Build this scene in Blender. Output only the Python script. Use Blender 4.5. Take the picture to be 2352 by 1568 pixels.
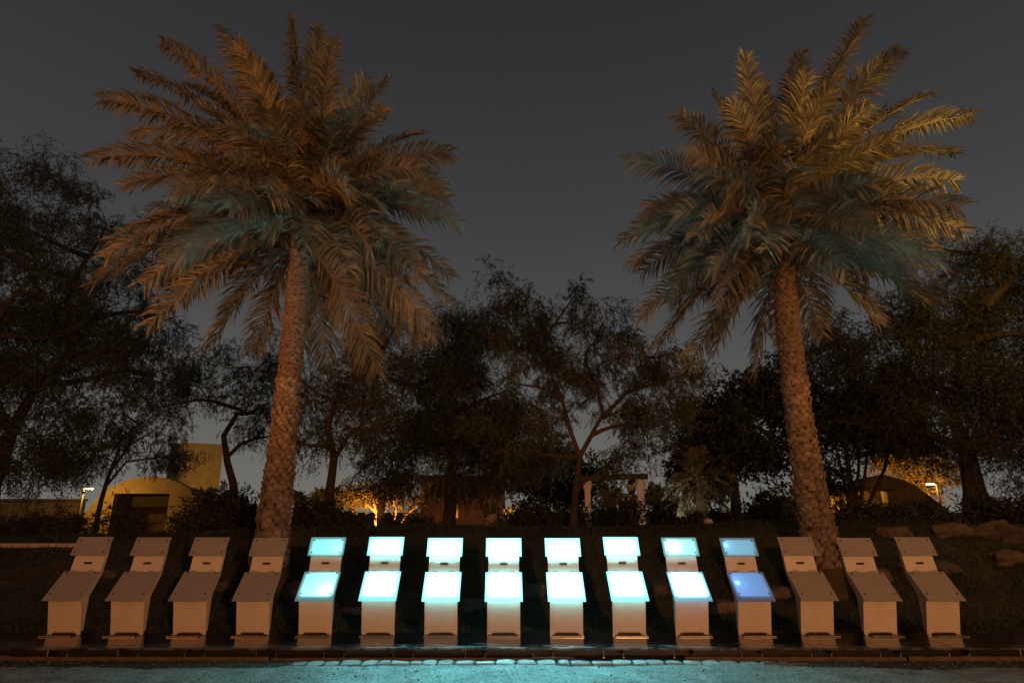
import bpy, bmesh, math, random
import numpy as np
from mathutils import Vector, Matrix
from math import radians, sin, cos, pi, sqrt

for o in list(bpy.data.objects): bpy.data.objects.remove(o)
scene = bpy.context.scene
COL = scene.collection

# ---------------------------------------------------------------- camera
F, ZEN, CX, CY = 1370.0, 4800.0, 1157.0, 784.0      # focal length and frame in a 2352 px wide plan
TH = math.atan(F / ZEN); CT, ST = cos(TH), sin(TH)
EYE = 1.50
cam = bpy.data.cameras.new('camera'); cam_o = bpy.data.objects.new('camera', cam); COL.objects.link(cam_o)
cam.sensor_width = 36; cam.lens = F / 2352 * 36; cam.shift_x = 19 / 2352
cam.clip_start = .05; cam.clip_end = 3000
cam_o.location = (0, 0, EYE); cam_o.rotation_euler = (pi / 2 + TH, 0, 0)
scene.camera = cam_o
def at(px, py, Y):
    v = CY - py; k = Y / (F * CT - v * ST)
    return Vector(((px - CX) * k, Y, EYE + (F * ST + v * CT) * k))
def ppm(py, Y):                                     # plan pixels per metre at that row and depth
    v = CY - py
    return (F * CT - v * ST) / Y

# ---------------------------------------------------------------- night sky with city glow at the horizon
world = bpy.data.worlds.new('World'); scene.world = world; world.use_nodes = True
nt = world.node_tree; nt.nodes.clear()
wo = nt.nodes.new('ShaderNodeOutputWorld'); bg = nt.nodes.new('ShaderNodeBackground')
tc = nt.nodes.new('ShaderNodeTexCoord'); sx = nt.nodes.new('ShaderNodeSeparateXYZ'); rp = nt.nodes.new('ShaderNodeValToRGB')
nt.links.new(tc.outputs['Generated'], sx.inputs[0]); nt.links.new(sx.outputs['Z'], rp.inputs[0])
nt.links.new(rp.outputs[0], bg.inputs['Color']); nt.links.new(bg.outputs[0], wo.inputs['Surface'])
els = rp.color_ramp.elements
els[0].position = 0.0; els[0].color = (.165, .158, .138, 1)
els[1].position = 1.0; els[1].color = (.016, .016, .018, 1)
for p, c in ((.08, (.142, .138, .126)), (.17, (.105, .103, .099)), (.30, (.072, .071, .073)), (.45, (.049, .049, .052)), (.62, (.034, .034, .037)), (.75, (.0255, .0255, .028))):
    e = els.new(p); e.color = (*c, 1)
bg.inputs['Strength'].default_value = 1.0
scene.view_settings.view_transform = 'Standard'; scene.view_settings.look = 'None'
scene.view_settings.exposure = 0; scene.view_settings.gamma = 1; scene.view_settings.use_curve_mapping = False
scene.render.resolution_x = 1024; scene.render.resolution_y = 682
scene.render.engine = 'CYCLES'
scene.cycles.max_bounces = 5; scene.cycles.diffuse_bounces = 2; scene.cycles.glossy_bounces = 3; scene.cycles.transmission_bounces = 2
scene.cycles.sample_clamp_indirect = 4

SODIUM = (1.0, .215, .018)
YELLOW = (1.0, .52, .075)

# ---------------------------------------------------------------- materials
def nn(nt, typ, **kw):
    n = nt.nodes.new(typ)
    for k, v in kw.items(): setattr(n, k, v)
    return n
MATS = {}
def mat(name, col, rough=.7, var=.0, scale=8., col2=None, bump=0., bscale=40., metal=0., spec=.5, coords='Object', detail=6., obj_var=0., trans=0.):
    if name in MATS: return MATS[name]
    m = bpy.data.materials.new(name); m.use_nodes = True; t = m.node_tree
    b = t.nodes['Principled BSDF']; b.inputs['Roughness'].default_value = rough; b.inputs['Metallic'].default_value = metal
    b.inputs['Specular IOR Level'].default_value = spec
    L = t.links
    c2 = col2 if col2 else tuple(max(0, c * (1 - var)) for c in col)
    tcn = nn(t, 'ShaderNodeTexCoord')
    out = None
    if var or col2:
        nz = nn(t, 'ShaderNodeTexNoise'); nz.inputs['Scale'].default_value = scale; nz.inputs['Detail'].default_value = detail
        L.new(tcn.outputs[coords], nz.inputs['Vector'])
        r = nn(t, 'ShaderNodeValToRGB'); r.color_ramp.elements[0].position = .32; r.color_ramp.elements[1].position = .68
        r.color_ramp.elements[0].color = (*c2, 1); r.color_ramp.elements[1].color = (*col, 1)
        L.new(nz.outputs['Fac'], r.inputs[0]); out = r.outputs[0]
    else:
        rgb = nn(t, 'ShaderNodeRGB'); rgb.outputs[0].default_value = (*col, 1); out = rgb.outputs[0]
    if obj_var:
        oi = nn(t, 'ShaderNodeObjectInfo'); hs = nn(t, 'ShaderNodeHueSaturation')
        mr = nn(t, 'ShaderNodeMapRange'); mr.inputs['To Min'].default_value = 1 - obj_var; mr.inputs['To Max'].default_value = 1 + obj_var
        L.new(oi.outputs['Random'], mr.inputs['Value']); L.new(mr.outputs[0], hs.inputs['Value']); L.new(out, hs.inputs['Color']); out = hs.outputs[0]
    L.new(out, b.inputs['Base Color'])
    if bump:
        n2 = nn(t, 'ShaderNodeTexNoise'); n2.inputs['Scale'].default_value = bscale; n2.inputs['Detail'].default_value = 8
        L.new(tcn.outputs[coords], n2.inputs['Vector'])
        bp = nn(t, 'ShaderNodeBump'); bp.inputs['Strength'].default_value = bump; bp.inputs['Distance'].default_value = .05
        L.new(n2.outputs['Fac'], bp.inputs['Height']); L.new(bp.outputs[0], b.inputs['Normal'])
    if trans:
        tr = nn(t, 'ShaderNodeBsdfTranslucent'); mx = nn(t, 'ShaderNodeMixShader'); mx.inputs[0].default_value = trans
        L.new(out, tr.inputs['Color']); L.new(b.outputs[0], mx.inputs[1]); L.new(tr.outputs[0], mx.inputs[2])
        L.new(mx.outputs[0], t.nodes['Material Output'].inputs['Surface'])
    MATS[name] = m
    return m
def emit(name, col, s):
    if name in MATS: return MATS[name]
    m = bpy.data.materials.new(name); m.use_nodes = True; t = m.node_tree
    b = t.nodes['Principled BSDF']; b.inputs['Base Color'].default_value = (.5, .5, .5, 1)
    b.inputs['Emission Color'].default_value = (*col, 1); b.inputs['Emission Strength'].default_value = s
    MATS[name] = m; return m

M_WHITE = mat('powder_coat', (.70, .635, .55), .5, var=.18, scale=3.2, bump=.03, bscale=300, obj_var=.06)
M_GLASS = mat('frosted_glass_unlit', (.33, .315, .30), .42, var=.10, scale=9, bump=.02, bscale=200)
M_DARK = mat('black_plastic', (.012, .012, .014), .4)
M_BOLT = mat('bolt_steel', (.05, .05, .055), .35, metal=.7)
M_STEEL = mat('brushed_steel', (.55, .54, .52), .32, metal=.85, var=.2, scale=30)
M_ELEC = mat('electronics', (.10, .09, .08), .5, var=.7, scale=60)
M_PAINTPOST = mat('post_paint', (.10, .10, .09), .5, var=.3)
M_FROND = mat('date_palm_leaf', (.235, .245, .185), .50, var=.55, scale=5, obj_var=.30, trans=.18, spec=.35)
M_RACHIS = mat('palm_rachis', (.20, .16, .09), .6, var=.3)
M_BOOT = mat('palm_boot', (.36, .275, .195), .85, var=.55, scale=14, bump=.6, bscale=45, obj_var=.30)
M_TRUNKCORE = mat('palm_trunk_fibre', (.11, .075, .045), .95, var=.5, scale=20, bump=.7, bscale=60)
M_BARK = mat('bark', (.085, .065, .048), .95, var=.5, scale=9, bump=.7, bscale=25)
M_BARKPALE = mat('pale_bark', (.34, .26, .17), .9, var=.35, scale=9, bump=.5, bscale=30)
M_GHAF = mat('ghaf_leaf', (.082, .108, .060), .65, var=.4, scale=.8, trans=.2)
M_DARKGHAF = mat('dark_ghaf_leaf', (.062, .072, .045), .65, var=.4, scale=.8, trans=.2)
M_DENSE = mat('dense_leaf', (.042, .060, .030), .55, var=.4, scale=.9, trans=.15)
M_HEDGE = mat('hedge_leaf', (.060, .064, .042), .6, var=.4, scale=1.2, trans=.15)
M_ORANGELEAF = mat('olive_leaf', (.12, .105, .045), .6, var=.4, scale=1.5, trans=.25)
M_MUD = mat('mud_plaster', (.36, .27, .165), .95, var=.25, scale=2.2, bump=.35, bscale=18)
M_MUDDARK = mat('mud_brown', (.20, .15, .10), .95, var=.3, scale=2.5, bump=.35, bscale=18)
M_RED = mat('terracotta_render', (.33, .19, .12), .9, var=.25, scale=1.2, bump=.2, bscale=9)
M_STONE = mat('pale_stone', (.56, .47, .40), .85, var=.25, scale=5, bump=.3, bscale=25)
M_WOOD = mat('weathered_timber', (.13, .092, .06), .8, var=.5, scale=6, bump=.4, bscale=40)
M_BEAM = mat('dark_beam', (.07, .055, .045), .85, var=.4, scale=5, bump=.4, bscale=30)
M_ROCK = mat('boulder_rock', (.15, .115, .085), .95, var=.5, scale=5, bump=.9, bscale=16, obj_var=.35)
M_COBBLE = mat('cobble_stone', (.42, .41, .39), .85, var=.3, scale=12, bump=.5, bscale=40, obj_var=.18)
M_TILEBASE = mat('plinth_black', (.018, .018, .018), .35, var=.5, scale=6, bump=.1, bscale=60, spec=.4)
M_GRASS = mat('grass_blades', (.040, .056, .030), .7, var=.5, scale=.9)
M_DRYLEAF = mat('dry_leaf', (.20, .085, .04), .8, var=.5, scale=30)
M_WINDOW = mat('window_glass_dark', (.02, .02, .022), .15)

def ground_mat():
    m = bpy.data.materials.new('soil_and_turf'); m.use_nodes = True; t = m.node_tree; L = t.links; b = t.nodes['Principled BSDF']
    b.inputs['Roughness'].default_value = .97; b.inputs['Specular IOR Level'].default_value = .2
    tcn = nn(t, 'ShaderNodeTexCoord')
    n1 = nn(t, 'ShaderNodeTexNoise'); n1.inputs['Scale'].default_value = .8; n1.inputs['Detail'].default_value = 8
    n2 = nn(t, 'ShaderNodeTexNoise'); n2.inputs['Scale'].default_value = 22; n2.inputs['Detail'].default_value = 6
    L.new(tcn.outputs['Object'], n1.inputs['Vector']); L.new(tcn.outputs['Object'], n2.inputs['Vector'])
    r1 = nn(t, 'ShaderNodeValToRGB'); r1.color_ramp.elements[0].position = .40; r1.color_ramp.elements[1].position = .62
    r1.color_ramp.elements[0].color = (.050, .056, .036, 1); r1.color_ramp.elements[1].color = (.098, .088, .066, 1)
    r2 = nn(t, 'ShaderNodeValToRGB'); r2.color_ramp.elements[0].color = (.45, .45, .45, 1); r2.color_ramp.elements[0].position = .3; r2.color_ramp.elements[1].position = .7
    mx = nn(t, 'ShaderNodeMix', data_type='RGBA', blend_type='MULTIPLY'); mx.inputs['Factor'].default_value = 1
    L.new(n1.outputs['Fac'], r1.inputs[0]); L.new(n2.outputs['Fac'], r2.inputs[0])
    L.new(r1.outputs[0], mx.inputs['A']); L.new(r2.outputs[0], mx.inputs['B']); L.new(mx.outputs['Result'], b.inputs['Base Color'])
    bp = nn(t, 'ShaderNodeBump'); bp.inputs['Strength'].default_value = .9; bp.inputs['Distance'].default_value = .06
    L.new(n2.outputs['Fac'], bp.inputs['Height']); L.new(bp.outputs[0], b.inputs['Normal'])
    return m
def sand_mat():
    m = bpy.data.materials.new('sandy_gravel'); m.use_nodes = True; t = m.node_tree; L = t.links; b = t.nodes['Principled BSDF']
    b.inputs['Roughness'].default_value = .95; b.inputs['Specular IOR Level'].default_value = .2
    tcn = nn(t, 'ShaderNodeTexCoord'); mp = nn(t, 'ShaderNodeMapping'); mp.inputs['Scale'].default_value = (1, 1, 1)
    L.new(tcn.outputs['Object'], mp.inputs[0])
    n1 = nn(t, 'ShaderNodeTexNoise'); n1.inputs['Scale'].default_value = 3.5; n1.inputs['Detail'].default_value = 10; n1.inputs['Roughness'].default_value = .7
    n2 = nn(t, 'ShaderNodeTexNoise'); n2.inputs['Scale'].default_value = 38; n2.inputs['Detail'].default_value = 6; n2.inputs['Roughness'].default_value = .75
    vo = nn(t, 'ShaderNodeTexVoronoi'); vo.inputs['Scale'].default_value = 34
    for n in (n1, n2, vo): L.new(mp.outputs[0], n.inputs['Vector'])
    r1 = nn(t, 'ShaderNodeValToRGB'); r1.color_ramp.elements[0].position = .34; r1.color_ramp.elements[1].position = .62
    r1.color_ramp.elements[0].color = (.205, .205, .19, 1); r1.color_ramp.elements[1].color = (.385, .39, .365, 1)
    r2 = nn(t, 'ShaderNodeValToRGB'); r2.color_ramp.elements[0].position = .34; r2.color_ramp.elements[1].position = .55; r2.color_ramp.elements[0].color = (.16, .15, .14, 1)
    rv = nn(t, 'ShaderNodeValToRGB'); rv.color_ramp.elements[0].position = .10; rv.color_ramp.elements[1].position = .16; rv.color_ramp.elements[0].color = (.35, .33, .3, 1)
    m1 = nn(t, 'ShaderNodeMix', data_type='RGBA', blend_type='MULTIPLY'); m1.inputs['Factor'].default_value = 1
    m2 = nn(t, 'ShaderNodeMix', data_type='RGBA', blend_type='MULTIPLY'); m2.inputs['Factor'].default_value = .7
    L.new(n1.outputs['Fac'], r1.inputs[0]); L.new(n2.outputs['Fac'], r2.inputs[0]); L.new(vo.outputs['Distance'], rv.inputs[0])
    L.new(r1.outputs[0], m1.inputs['A']); L.new(r2.outputs[0], m1.inputs['B']); L.new(m1.outputs['Result'], m2.inputs['A']); L.new(rv.outputs[0], m2.inputs['B'])
    L.new(m2.outputs['Result'], b.inputs['Base Color'])
    bp = nn(t, 'ShaderNodeBump'); bp.inputs['Strength'].default_value = .8; bp.inputs['Distance'].default_value = .03
    L.new(n2.outputs['Fac'], bp.inputs['Height']); L.new(bp.outputs[0], b.inputs['Normal'])
    return m
def tile_mat():
    m = bpy.data.materials.new('polished_black_tile'); m.use_nodes = True; t = m.node_tree; L = t.links; b = t.nodes['Principled BSDF']
    tcn = nn(t, 'ShaderNodeTexCoord'); mp = nn(t, 'ShaderNodeMapping'); mp.inputs['Scale'].default_value = (1.6, 6.0, 1)
    geo = nn(t, 'ShaderNodeNewGeometry'); L.new(geo.outputs['Position'], mp.inputs[0])
    n1 = nn(t, 'ShaderNodeTexNoise'); n1.inputs['Scale'].default_value = 1.5; n1.inputs['Detail'].default_value = 9; n1.inputs['Roughness'].default_value = .65
    L.new(mp.outputs[0], n1.inputs['Vector'])
    sp = nn(t, 'ShaderNodeSeparateXYZ'); L.new(geo.outputs['Position'], sp.inputs[0])
    # dust trodden onto the front third of the tiles
    mr = nn(t, 'ShaderNodeMapRange', clamp=True); mr.inputs['From Min'].default_value = 8.05; mr.inputs['From Max'].default_value = 7.60; mr.inputs['To Min'].default_value = -.22; mr.inputs['To Max'].default_value = .04
    L.new(sp.outputs['Y'], mr.inputs['Value'])
    ad = nn(t, 'ShaderNodeMath', operation='ADD'); L.new(n1.outputs['Fac'], ad.inputs[0]); L.new(mr.outputs[0], ad.inputs[1])
    r = nn(t, 'ShaderNodeValToRGB'); r.color_ramp.elements[0].position = .47; r.color_ramp.elements[1].position = .68
    r.color_ramp.elements[0].color = (.012, .012, .013, 1); r.color_ramp.elements[1].color = (.14, .135, .125, 1)
    L.new(ad.outputs[0], r.inputs[0]); L.new(r.outputs[0], b.inputs['Base Color'])
    r2 = nn(t, 'ShaderNodeValToRGB'); r2.color_ramp.elements[0].position = .42; r2.color_ramp.elements[1].position = .68
    r2.color_ramp.elements[0].color = (.10,) * 3 + (1,); r2.color_ramp.elements[1].color = (.45,) * 3 + (1,)
    L.new(ad.outputs[0], r2.inputs[0]); L.new(r2.outputs[0], b.inputs['Roughness'])
    b.inputs['Specular IOR Level'].default_value = .75
    return m
M_GROUND = ground_mat(); M_SAND = sand_mat(); M_TILE = tile_mat()

def lit_plate_mat(name, hx, y0, y1, rad, soft, core, edge, ccol, ecol, grad=(0, 0), hot=None):
    """backlit frosted glass: LED panel of a rounded rectangle behind it, light scattered out to the rim"""
    m = bpy.data.materials.new(name); m.use_nodes = True; t = m.node_tree; L = t.links; b = t.nodes['Principled BSDF']
    b.inputs['Base Color'].default_value = (.13, .135, .14, 1); b.inputs['Roughness'].default_value = .4
    tcn = nn(t, 'ShaderNodeTexCoord'); s = nn(t, 'ShaderNodeSeparateXYZ'); L.new(tcn.outputs['Object'], s.inputs[0])
    def M(op, a, c=None, d=None):
        n = nn(t, 'ShaderNodeMath', operation=op)
        for i, v in enumerate((a, c, d)):
            if v is None: continue
            if isinstance(v, (int, float)): n.inputs[i].default_value = v
            else: L.new(v, n.inputs[i])
        return n.outputs[0]
    X, Y = s.outputs['X'], s.outputs['Y']
    qx = M('SUBTRACT', M('ABSOLUTE', X), hx - rad)
    qy = M('SUBTRACT', M('ABSOLUTE', M('SUBTRACT', Y, (y0 + y1) / 2)), (y1 - y0) / 2 - rad)
    mxx = M('MAXIMUM', qx, 0.); mxy = M('MAXIMUM', qy, 0.)
    d = M('SUBTRACT', M('ADD', M('SQRT', M('ADD', M('MULTIPLY', mxx, mxx), M('MULTIPLY', mxy, mxy))), M('MINIMUM', M('MAXIMUM', qx, qy), 0.)), rad)
    def smooth(lo, hi, v=d):
        mr = nn(t, 'ShaderNodeMapRange', interpolation_type='SMOOTHSTEP'); mr.inputs['From Min'].default_value = hi; mr.inputs['From Max'].default_value = lo
        L.new(v, mr.inputs['Value']); return mr.outputs[0]
    k = M('POWER', .004, M('SUBTRACT', 1., smooth(-.075, .005)))
    k2 = M('POWER', .03, M('SUBTRACT', 1., smooth(-.012, .036)))
    halo = M('POWER', smooth(-.03, .085), 1.3)
    g = M('MAXIMUM', M('ADD', 1., M('ADD', M('MULTIPLY', X, grad[0]), M('MULTIPLY', Y, grad[1]))), .04)
    st = M('MULTIPLY', M('ADD', M('MULTIPLY', k, max(0., core - 4.5)), M('MULTIPLY', k2, min(core, 4.5))), g)
    if hot:
        hx_, hy_, hr, ha = hot
        dd = M('SQRT', M('ADD', M('POWER', M('SUBTRACT', X, hx_), 2.), M('POWER', M('SUBTRACT', Y, hy_), 2.)))
        st = M('ADD', st, M('MULTIPLY', k2, M('MULTIPLY', M('POWER', smooth(0., hr, dd), 2.), ha)))
        st = M('ADD', st, M('MULTIPLY', k2, M('MULTIPLY', M('POWER', smooth(0., hr * 3.2, dd), 1.6), ha * .16)))
    eh = M('ADD', M('MULTIPLY', halo, edge), edge * .42)
    def sc(col, f):
        n = nn(t, 'ShaderNodeVectorMath', operation='SCALE'); n.inputs[0].default_value = col; L.new(f, n.inputs['Scale']); return n.outputs[0]
    add = nn(t, 'ShaderNodeVectorMath', operation='ADD'); L.new(sc(ccol, st), add.inputs[0]); L.new(sc(ecol, eh), add.inputs[1])
    L.new(add.outputs[0], b.inputs['Emission Color']); b.inputs['Emission Strength'].default_value = 1.0
    return m

# ---------------------------------------------------------------- helpers
def link(name, me, m=None, parent=None, loc=None, rot=None):
    o = bpy.data.objects.new(name, me); COL.objects.link(o)
    if m is not None and me is not None and not me.materials: me.materials.append(m)
    if parent is not None: o.parent = parent
    if loc is not None: o.location = loc
    if rot is not None: o.rotation_euler = rot
    return o
def tag(o, label=None, cat=None, group=None, kind=None):
    if label: o['label'] = label
    if cat: o['category'] = cat
    if group: o['group'] = group
    if kind: o['kind'] = kind
    return o
def empty(name, loc=(0, 0, 0), rz=0, label=None, cat=None, group=None):
    o = bpy.data.objects.new(name, None); COL.objects.link(o); o.location = loc; o.rotation_euler = (0, 0, rz); o.empty_display_size = .2
    return tag(o, label, cat, group)
class MB:
    def __init__(s): s.v = []; s.f = []
    def add(s, vs, fs):
        n = len(s.v); s.v += [tuple(x) for x in vs]; s.f += [tuple(i + n for i in f) for f in fs]; return s
    def box(s, x0, x1, y0, y1, z0, z1):
        return s.add([(x0, y0, z0), (x1, y0, z0), (x1, y1, z0), (x0, y1, z0), (x0, y0, z1), (x1, y0, z1), (x1, y1, z1), (x0, y1, z1)],
                     [(0, 3, 2, 1), (4, 5, 6, 7), (0, 1, 5, 4), (1, 2, 6, 5), (2, 3, 7, 6), (3, 0, 4, 7)])
    def prism_x(s, prof, x0, x1):                    # closed yz profile extruded along x
        n = len(prof)
        vs = [(x0, y, z) for y, z in prof] + [(x1, y, z) for y, z in prof]
        return s.add(vs, [tuple(range(n)), tuple(range(2 * n - 1, n - 1, -1))] + [(i, i + n, (i + 1) % n + n, (i + 1) % n) for i in range(n)])
    def prism_z(s, prof, z0, z1):                    # closed xy outline extruded along z
        n = len(prof)
        vs = [(x, y, z0) for x, y in prof] + [(x, y, z1) for x, y in prof]
        return s.add(vs, [tuple(range(n - 1, -1, -1)), tuple(range(n, 2 * n))] + [(i, (i + 1) % n, (i + 1) % n + n, i + n) for i in range(n)])
    def tube(s, pts, rads, n=6, cap=True):
        pts = [Vector(p) for p in pts]; rings = []
        base = len(s.v); ref = Vector((.31, .95, .17))
        for i, p in enumerate(pts):
            d = (pts[min(i + 1, len(pts) - 1)] - pts[max(i - 1, 0)])
            d = d.normalized() if d.length > 1e-9 else Vector((0, 0, 1))
            a = d.cross(ref)
            if a.length < .05: a = d.cross(Vector((1, 0, 0)))
            a.normalize(); b = d.cross(a)
            for k in range(n):
                an = 2 * pi * k / n; q = p + (a * cos(an) + b * sin(an)) * rads[i]; s.v.append((q.x, q.y, q.z))
        for i in range(len(pts) - 1):
            for k in range(n):
                s.f.append((base + i * n + k, base + i * n + (k + 1) % n, base + (i + 1) * n + (k + 1) % n, base + (i + 1) * n + k))
        if cap:
            s.f.append(tuple(base + k for k in range(n - 1, -1, -1))); e = base + (len(pts) - 1) * n; s.f.append(tuple(e + k for k in range(n)))
        return s
    def mesh(s, name):
        me = bpy.data.meshes.new(name); me.from_pydata(s.v, [], s.f); me.update(); return me
    def build(s, name, m, parent=None, loc=None, rot=None, smooth=False, bevel=0, shape=None):
        me = s.mesh(name)
        bm = bmesh.new(); bm.from_mesh(me); bmesh.ops.recalc_face_normals(bm, faces=bm.faces)
        if bevel: bmesh.ops.bevel(bm, geom=[e for e in bm.edges if e.calc_face_angle(0) > .6], offset=bevel, segments=1, affect='EDGES')
        bm.to_mesh(me); bm.free()
        if smooth: me.polygons.foreach_set('use_smooth', [True] * len(me.polygons))
        return link(name, me, m, parent, loc, rot)
def quads_mesh(name, V):                             # V: (n,4,3)
    n = len(V); me = bpy.data.meshes.new(name)
    me.vertices.add(n * 4); me.vertices.foreach_set('co', np.ascontiguousarray(V, dtype=np.float32).ravel())
    me.loops.add(n * 4); me.loops.foreach_set('vertex_index', np.arange(n * 4, dtype=np.int32))
    me.polygons.add(n); me.polygons.foreach_set('loop_start', np.arange(0, n * 4, 4, dtype=np.int32))
    me.update(calc_edges=True); return me
def unit(a): return a / np.maximum(np.linalg.norm(a, axis=-1, keepdims=True), 1e-9)
def cyl_mesh(name, r, h, n=10):
    b = MB(); b.tube([(0, 0, 0), (0, 0, h)], [r, r], n); me = b.mesh(name); return me
def fbm(x, y, seed=0):
    r = 0.
    for i, (f, a) in enumerate(((.35, .5), (.9, .28), (2.1, .14), (5.3, .06))):
        r += a * sin(f * x * 1.7 + 1.3 * seed + i * 2.1 + .8 * sin(f * y * 1.1 + i)) * cos(f * y * 1.9 + .7 * seed + i * 1.7 + .6 * sin(f * x * .9))
    return r
def sstep(a, b, x):
    t = min(1, max(0, (x - a) / (b - a))); return t * t * (3 - 2 * t)

# ---------------------------------------------------------------- terrain
def crest(x):
    return 1.16 + .10 * sstep(1.5, 6, x) - .16 * sstep(-4.5, -8.5, x)
def gz(x, y):
    z = -.115
    k = sstep(9.9, 12.6, y)
    kk = .55 * k + .45 * min(1, max(0, (y - 10.1) / 2.3))
    z += (crest(x) + .115) * kk
    z -= .75 * sstep(14.5, 22, y)
    if y > 8.7: z += .07 * fbm(x * 1.3, y * 1.3, 2) * sstep(8.7, 10, y)
    if y > 60: z -= 0
    return z
def axis(lo, a, b, hi, st):
    r = list(np.arange(a, b + 1e-6, st)); d = st; v = b
    while v < hi: d *= 1.22; v = min(hi, v + d); r.append(v)
    d = st; v = a; l = []
    while v > lo: d *= 1.22; v = max(lo, v - d); l.append(v)
    return l[::-1] + r
xs = axis(-900, -11, 11, 900, .16); ys = axis(-120, 6.4, 15, 1800, .14)
tv = [(x, y, gz(x, y)) for y in ys for x in xs]; nx = len(xs)
tf = [(j * nx + i, j * nx + i + 1, (j + 1) * nx + i + 1, (j + 1) * nx + i) for j in range(len(ys) - 1) for i in range(nx - 1)]
me = bpy.data.meshes.new('ground'); me.from_pydata(tv, [], tf); me.polygons.foreach_set('use_smooth', [True] * len(tf)); me.update()
tag(link('ground', me, M_GROUND), kind='structure')

# sandy forecourt in front of the plinth, with an uneven worn edge
rnd = random.Random(4)
def sand_edge(x):
    c = 7.285 + .018 * sin(x * 5.1) + .012 * sin(x * 13.7 + 1)
    return c - .12 * sstep(1.9, 4.2, abs(x - .5)) - .06 * sin(x * 1.7) * sstep(1.5, 3, abs(x))
sv = []; sf = []
SX = list(np.arange(-9, 9.01, .06)); SY = 26
for i, x in enumerate(SX):
    e = sand_edge(x)
    for j in range(SY + 1):
        t = j / SY; y = 5.4 + (e - 5.4) * t
        z = -.096 + .010 * fbm(x * 4, y * 5, 1) + .004 * sin(x * 31 + 4 * sin(y * 9)) * sin(y * 37 + 3 * sin(x * 7)) - .022 * (t ** 14)
        sv.append((x, y, z))
for i in range(len(SX) - 1):
    for j in range(SY):
        a = i * (SY + 1) + j; sf.append((a, a + SY + 1, a + SY + 2, a + 1))
me = bpy.data.meshes.new('sandy_path'); me.from_pydata(sv, [], sf); me.polygons.foreach_set('use_smooth', [True] * len(sf)); me.update()
tag(link('sandy_path', me, M_SAND), kind='structure')
far = MB(); far.add([(-60, -60, -.108), (60, -60, -.108), (60, 5.4, -.100), (-60, 5.4, -.100)], [(0, 1, 2, 3)])
tag(far.build('street_pavement', M_SAND), kind='structure')

# ---------------------------------------------------------------- plinth of black tiles
KS, KY = .80, 8.33
PF, PB = 7.548, 8.47
plinth = empty('tiled_plinth', (0, PF, -.11), 0, 'long low plinth of polished black tiles under the row of kiosks', 'plinth')
TW = .80
tb = MB(); tb.box(-TW / 2 + .003, TW / 2 - .003, 0, PB - PF, -.022, 0); tme = tb.mesh('tile')
bm = bmesh.new(); bm.from_mesh(tme); bmesh.ops.bevel(bm, geom=list(bm.edges), offset=.0025, segments=1, affect='EDGES'); bm.to_mesh(tme); bm.free(); tme.materials.append(M_TILE)
for i in range(17):
    x = (i - 8) * TW
    o = link('tile', tme, None, plinth); o.location = (x, 0, .11 + rnd.uniform(-.0012, .0012))
bb = MB(); bb.box(-6.75, 6.75, .16, PB - PF - .03, 0.001, .085); bb.build('core', M_TILEBASE, plinth)
fb = MB(); fb.box(-.29, .29, .025, .16, .046, .0865); fbm_ = fb.mesh('fascia_block'); fbm_.materials.append(M_TILEBASE)
ftb = MB(); ftb.tube([(0, .05, .0), (0, .05, .008)], [.014, .012], 8); ftb.tube([(0, .05, .008), (0, .05, .086)], [.0045, .0045], 6); ftm = ftb.mesh('adjustable_foot'); ftm.materials.append(M_STEEL)
for i in range(17):
    x = (i - 8) * TW + rnd.uniform(-.02, .02)
    o = link('fascia_block', fbm_, None, plinth); o.location = (x + .06, rnd.uniform(-.004, .006), 0)
    for s in (-1, 1):
        o = link('adjustable_foot', ftm, None, plinth); o.location = (x - TW / 2 + s * .115 + .06, -.012, 0)

# timber edging along the ground
for i, (x0, x1, dy, dz, rz, lab) in enumerate((
        (-9.0, -5.62, .02, .005, .012, 'weathered edging board left of the plinth end'),
        (-5.60, -2.66, .0, .0, -.002, 'edging board in front of the four left unlit kiosks'),
        (-2.63, .30, .01, -.012, .003, 'edging board left of centre behind the cobbles'),
        (2.05, 4.55, .0, .0, -.003, 'edging board in front of the lit kiosks right of centre'),
        (4.58, 9.2, .0, .004, .002, 'edging board running out of the picture at the right'))):
    b = MB(); L_ = x1 - x0; b.box(-L_ / 2, L_ / 2, -.012, .012, -.03, .024)
    o = b.build('edging_board', M_WOOD, None, ((x0 + x1) / 2, 7.475 + dy, -.098 + dz), (rnd.uniform(-.1, .1), 0, rz), bevel=.004)
    tag(o, lab, 'board', 'timber edging boards')
b = MB(); b.box(-.24, .24, -.014, .014, -.008, .010)
tag(b.build('loose_batten', M_WOOD, None, (.55, 7.468, -.085), (0, 0, .02), bevel=.003), 'short loose wooden batten lying behind the middle cobbles', 'batten')
b = MB(); b.box(-.22, .22, -.010, .010, -.008, .008)
tag(b.build('fallen_stick', M_WOOD, None, (3.05, 7.20, -.084), (0, 0, -.02), bevel=.003), 'thin brown stick lying on the sand right of the cobbles', 'stick')

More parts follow.
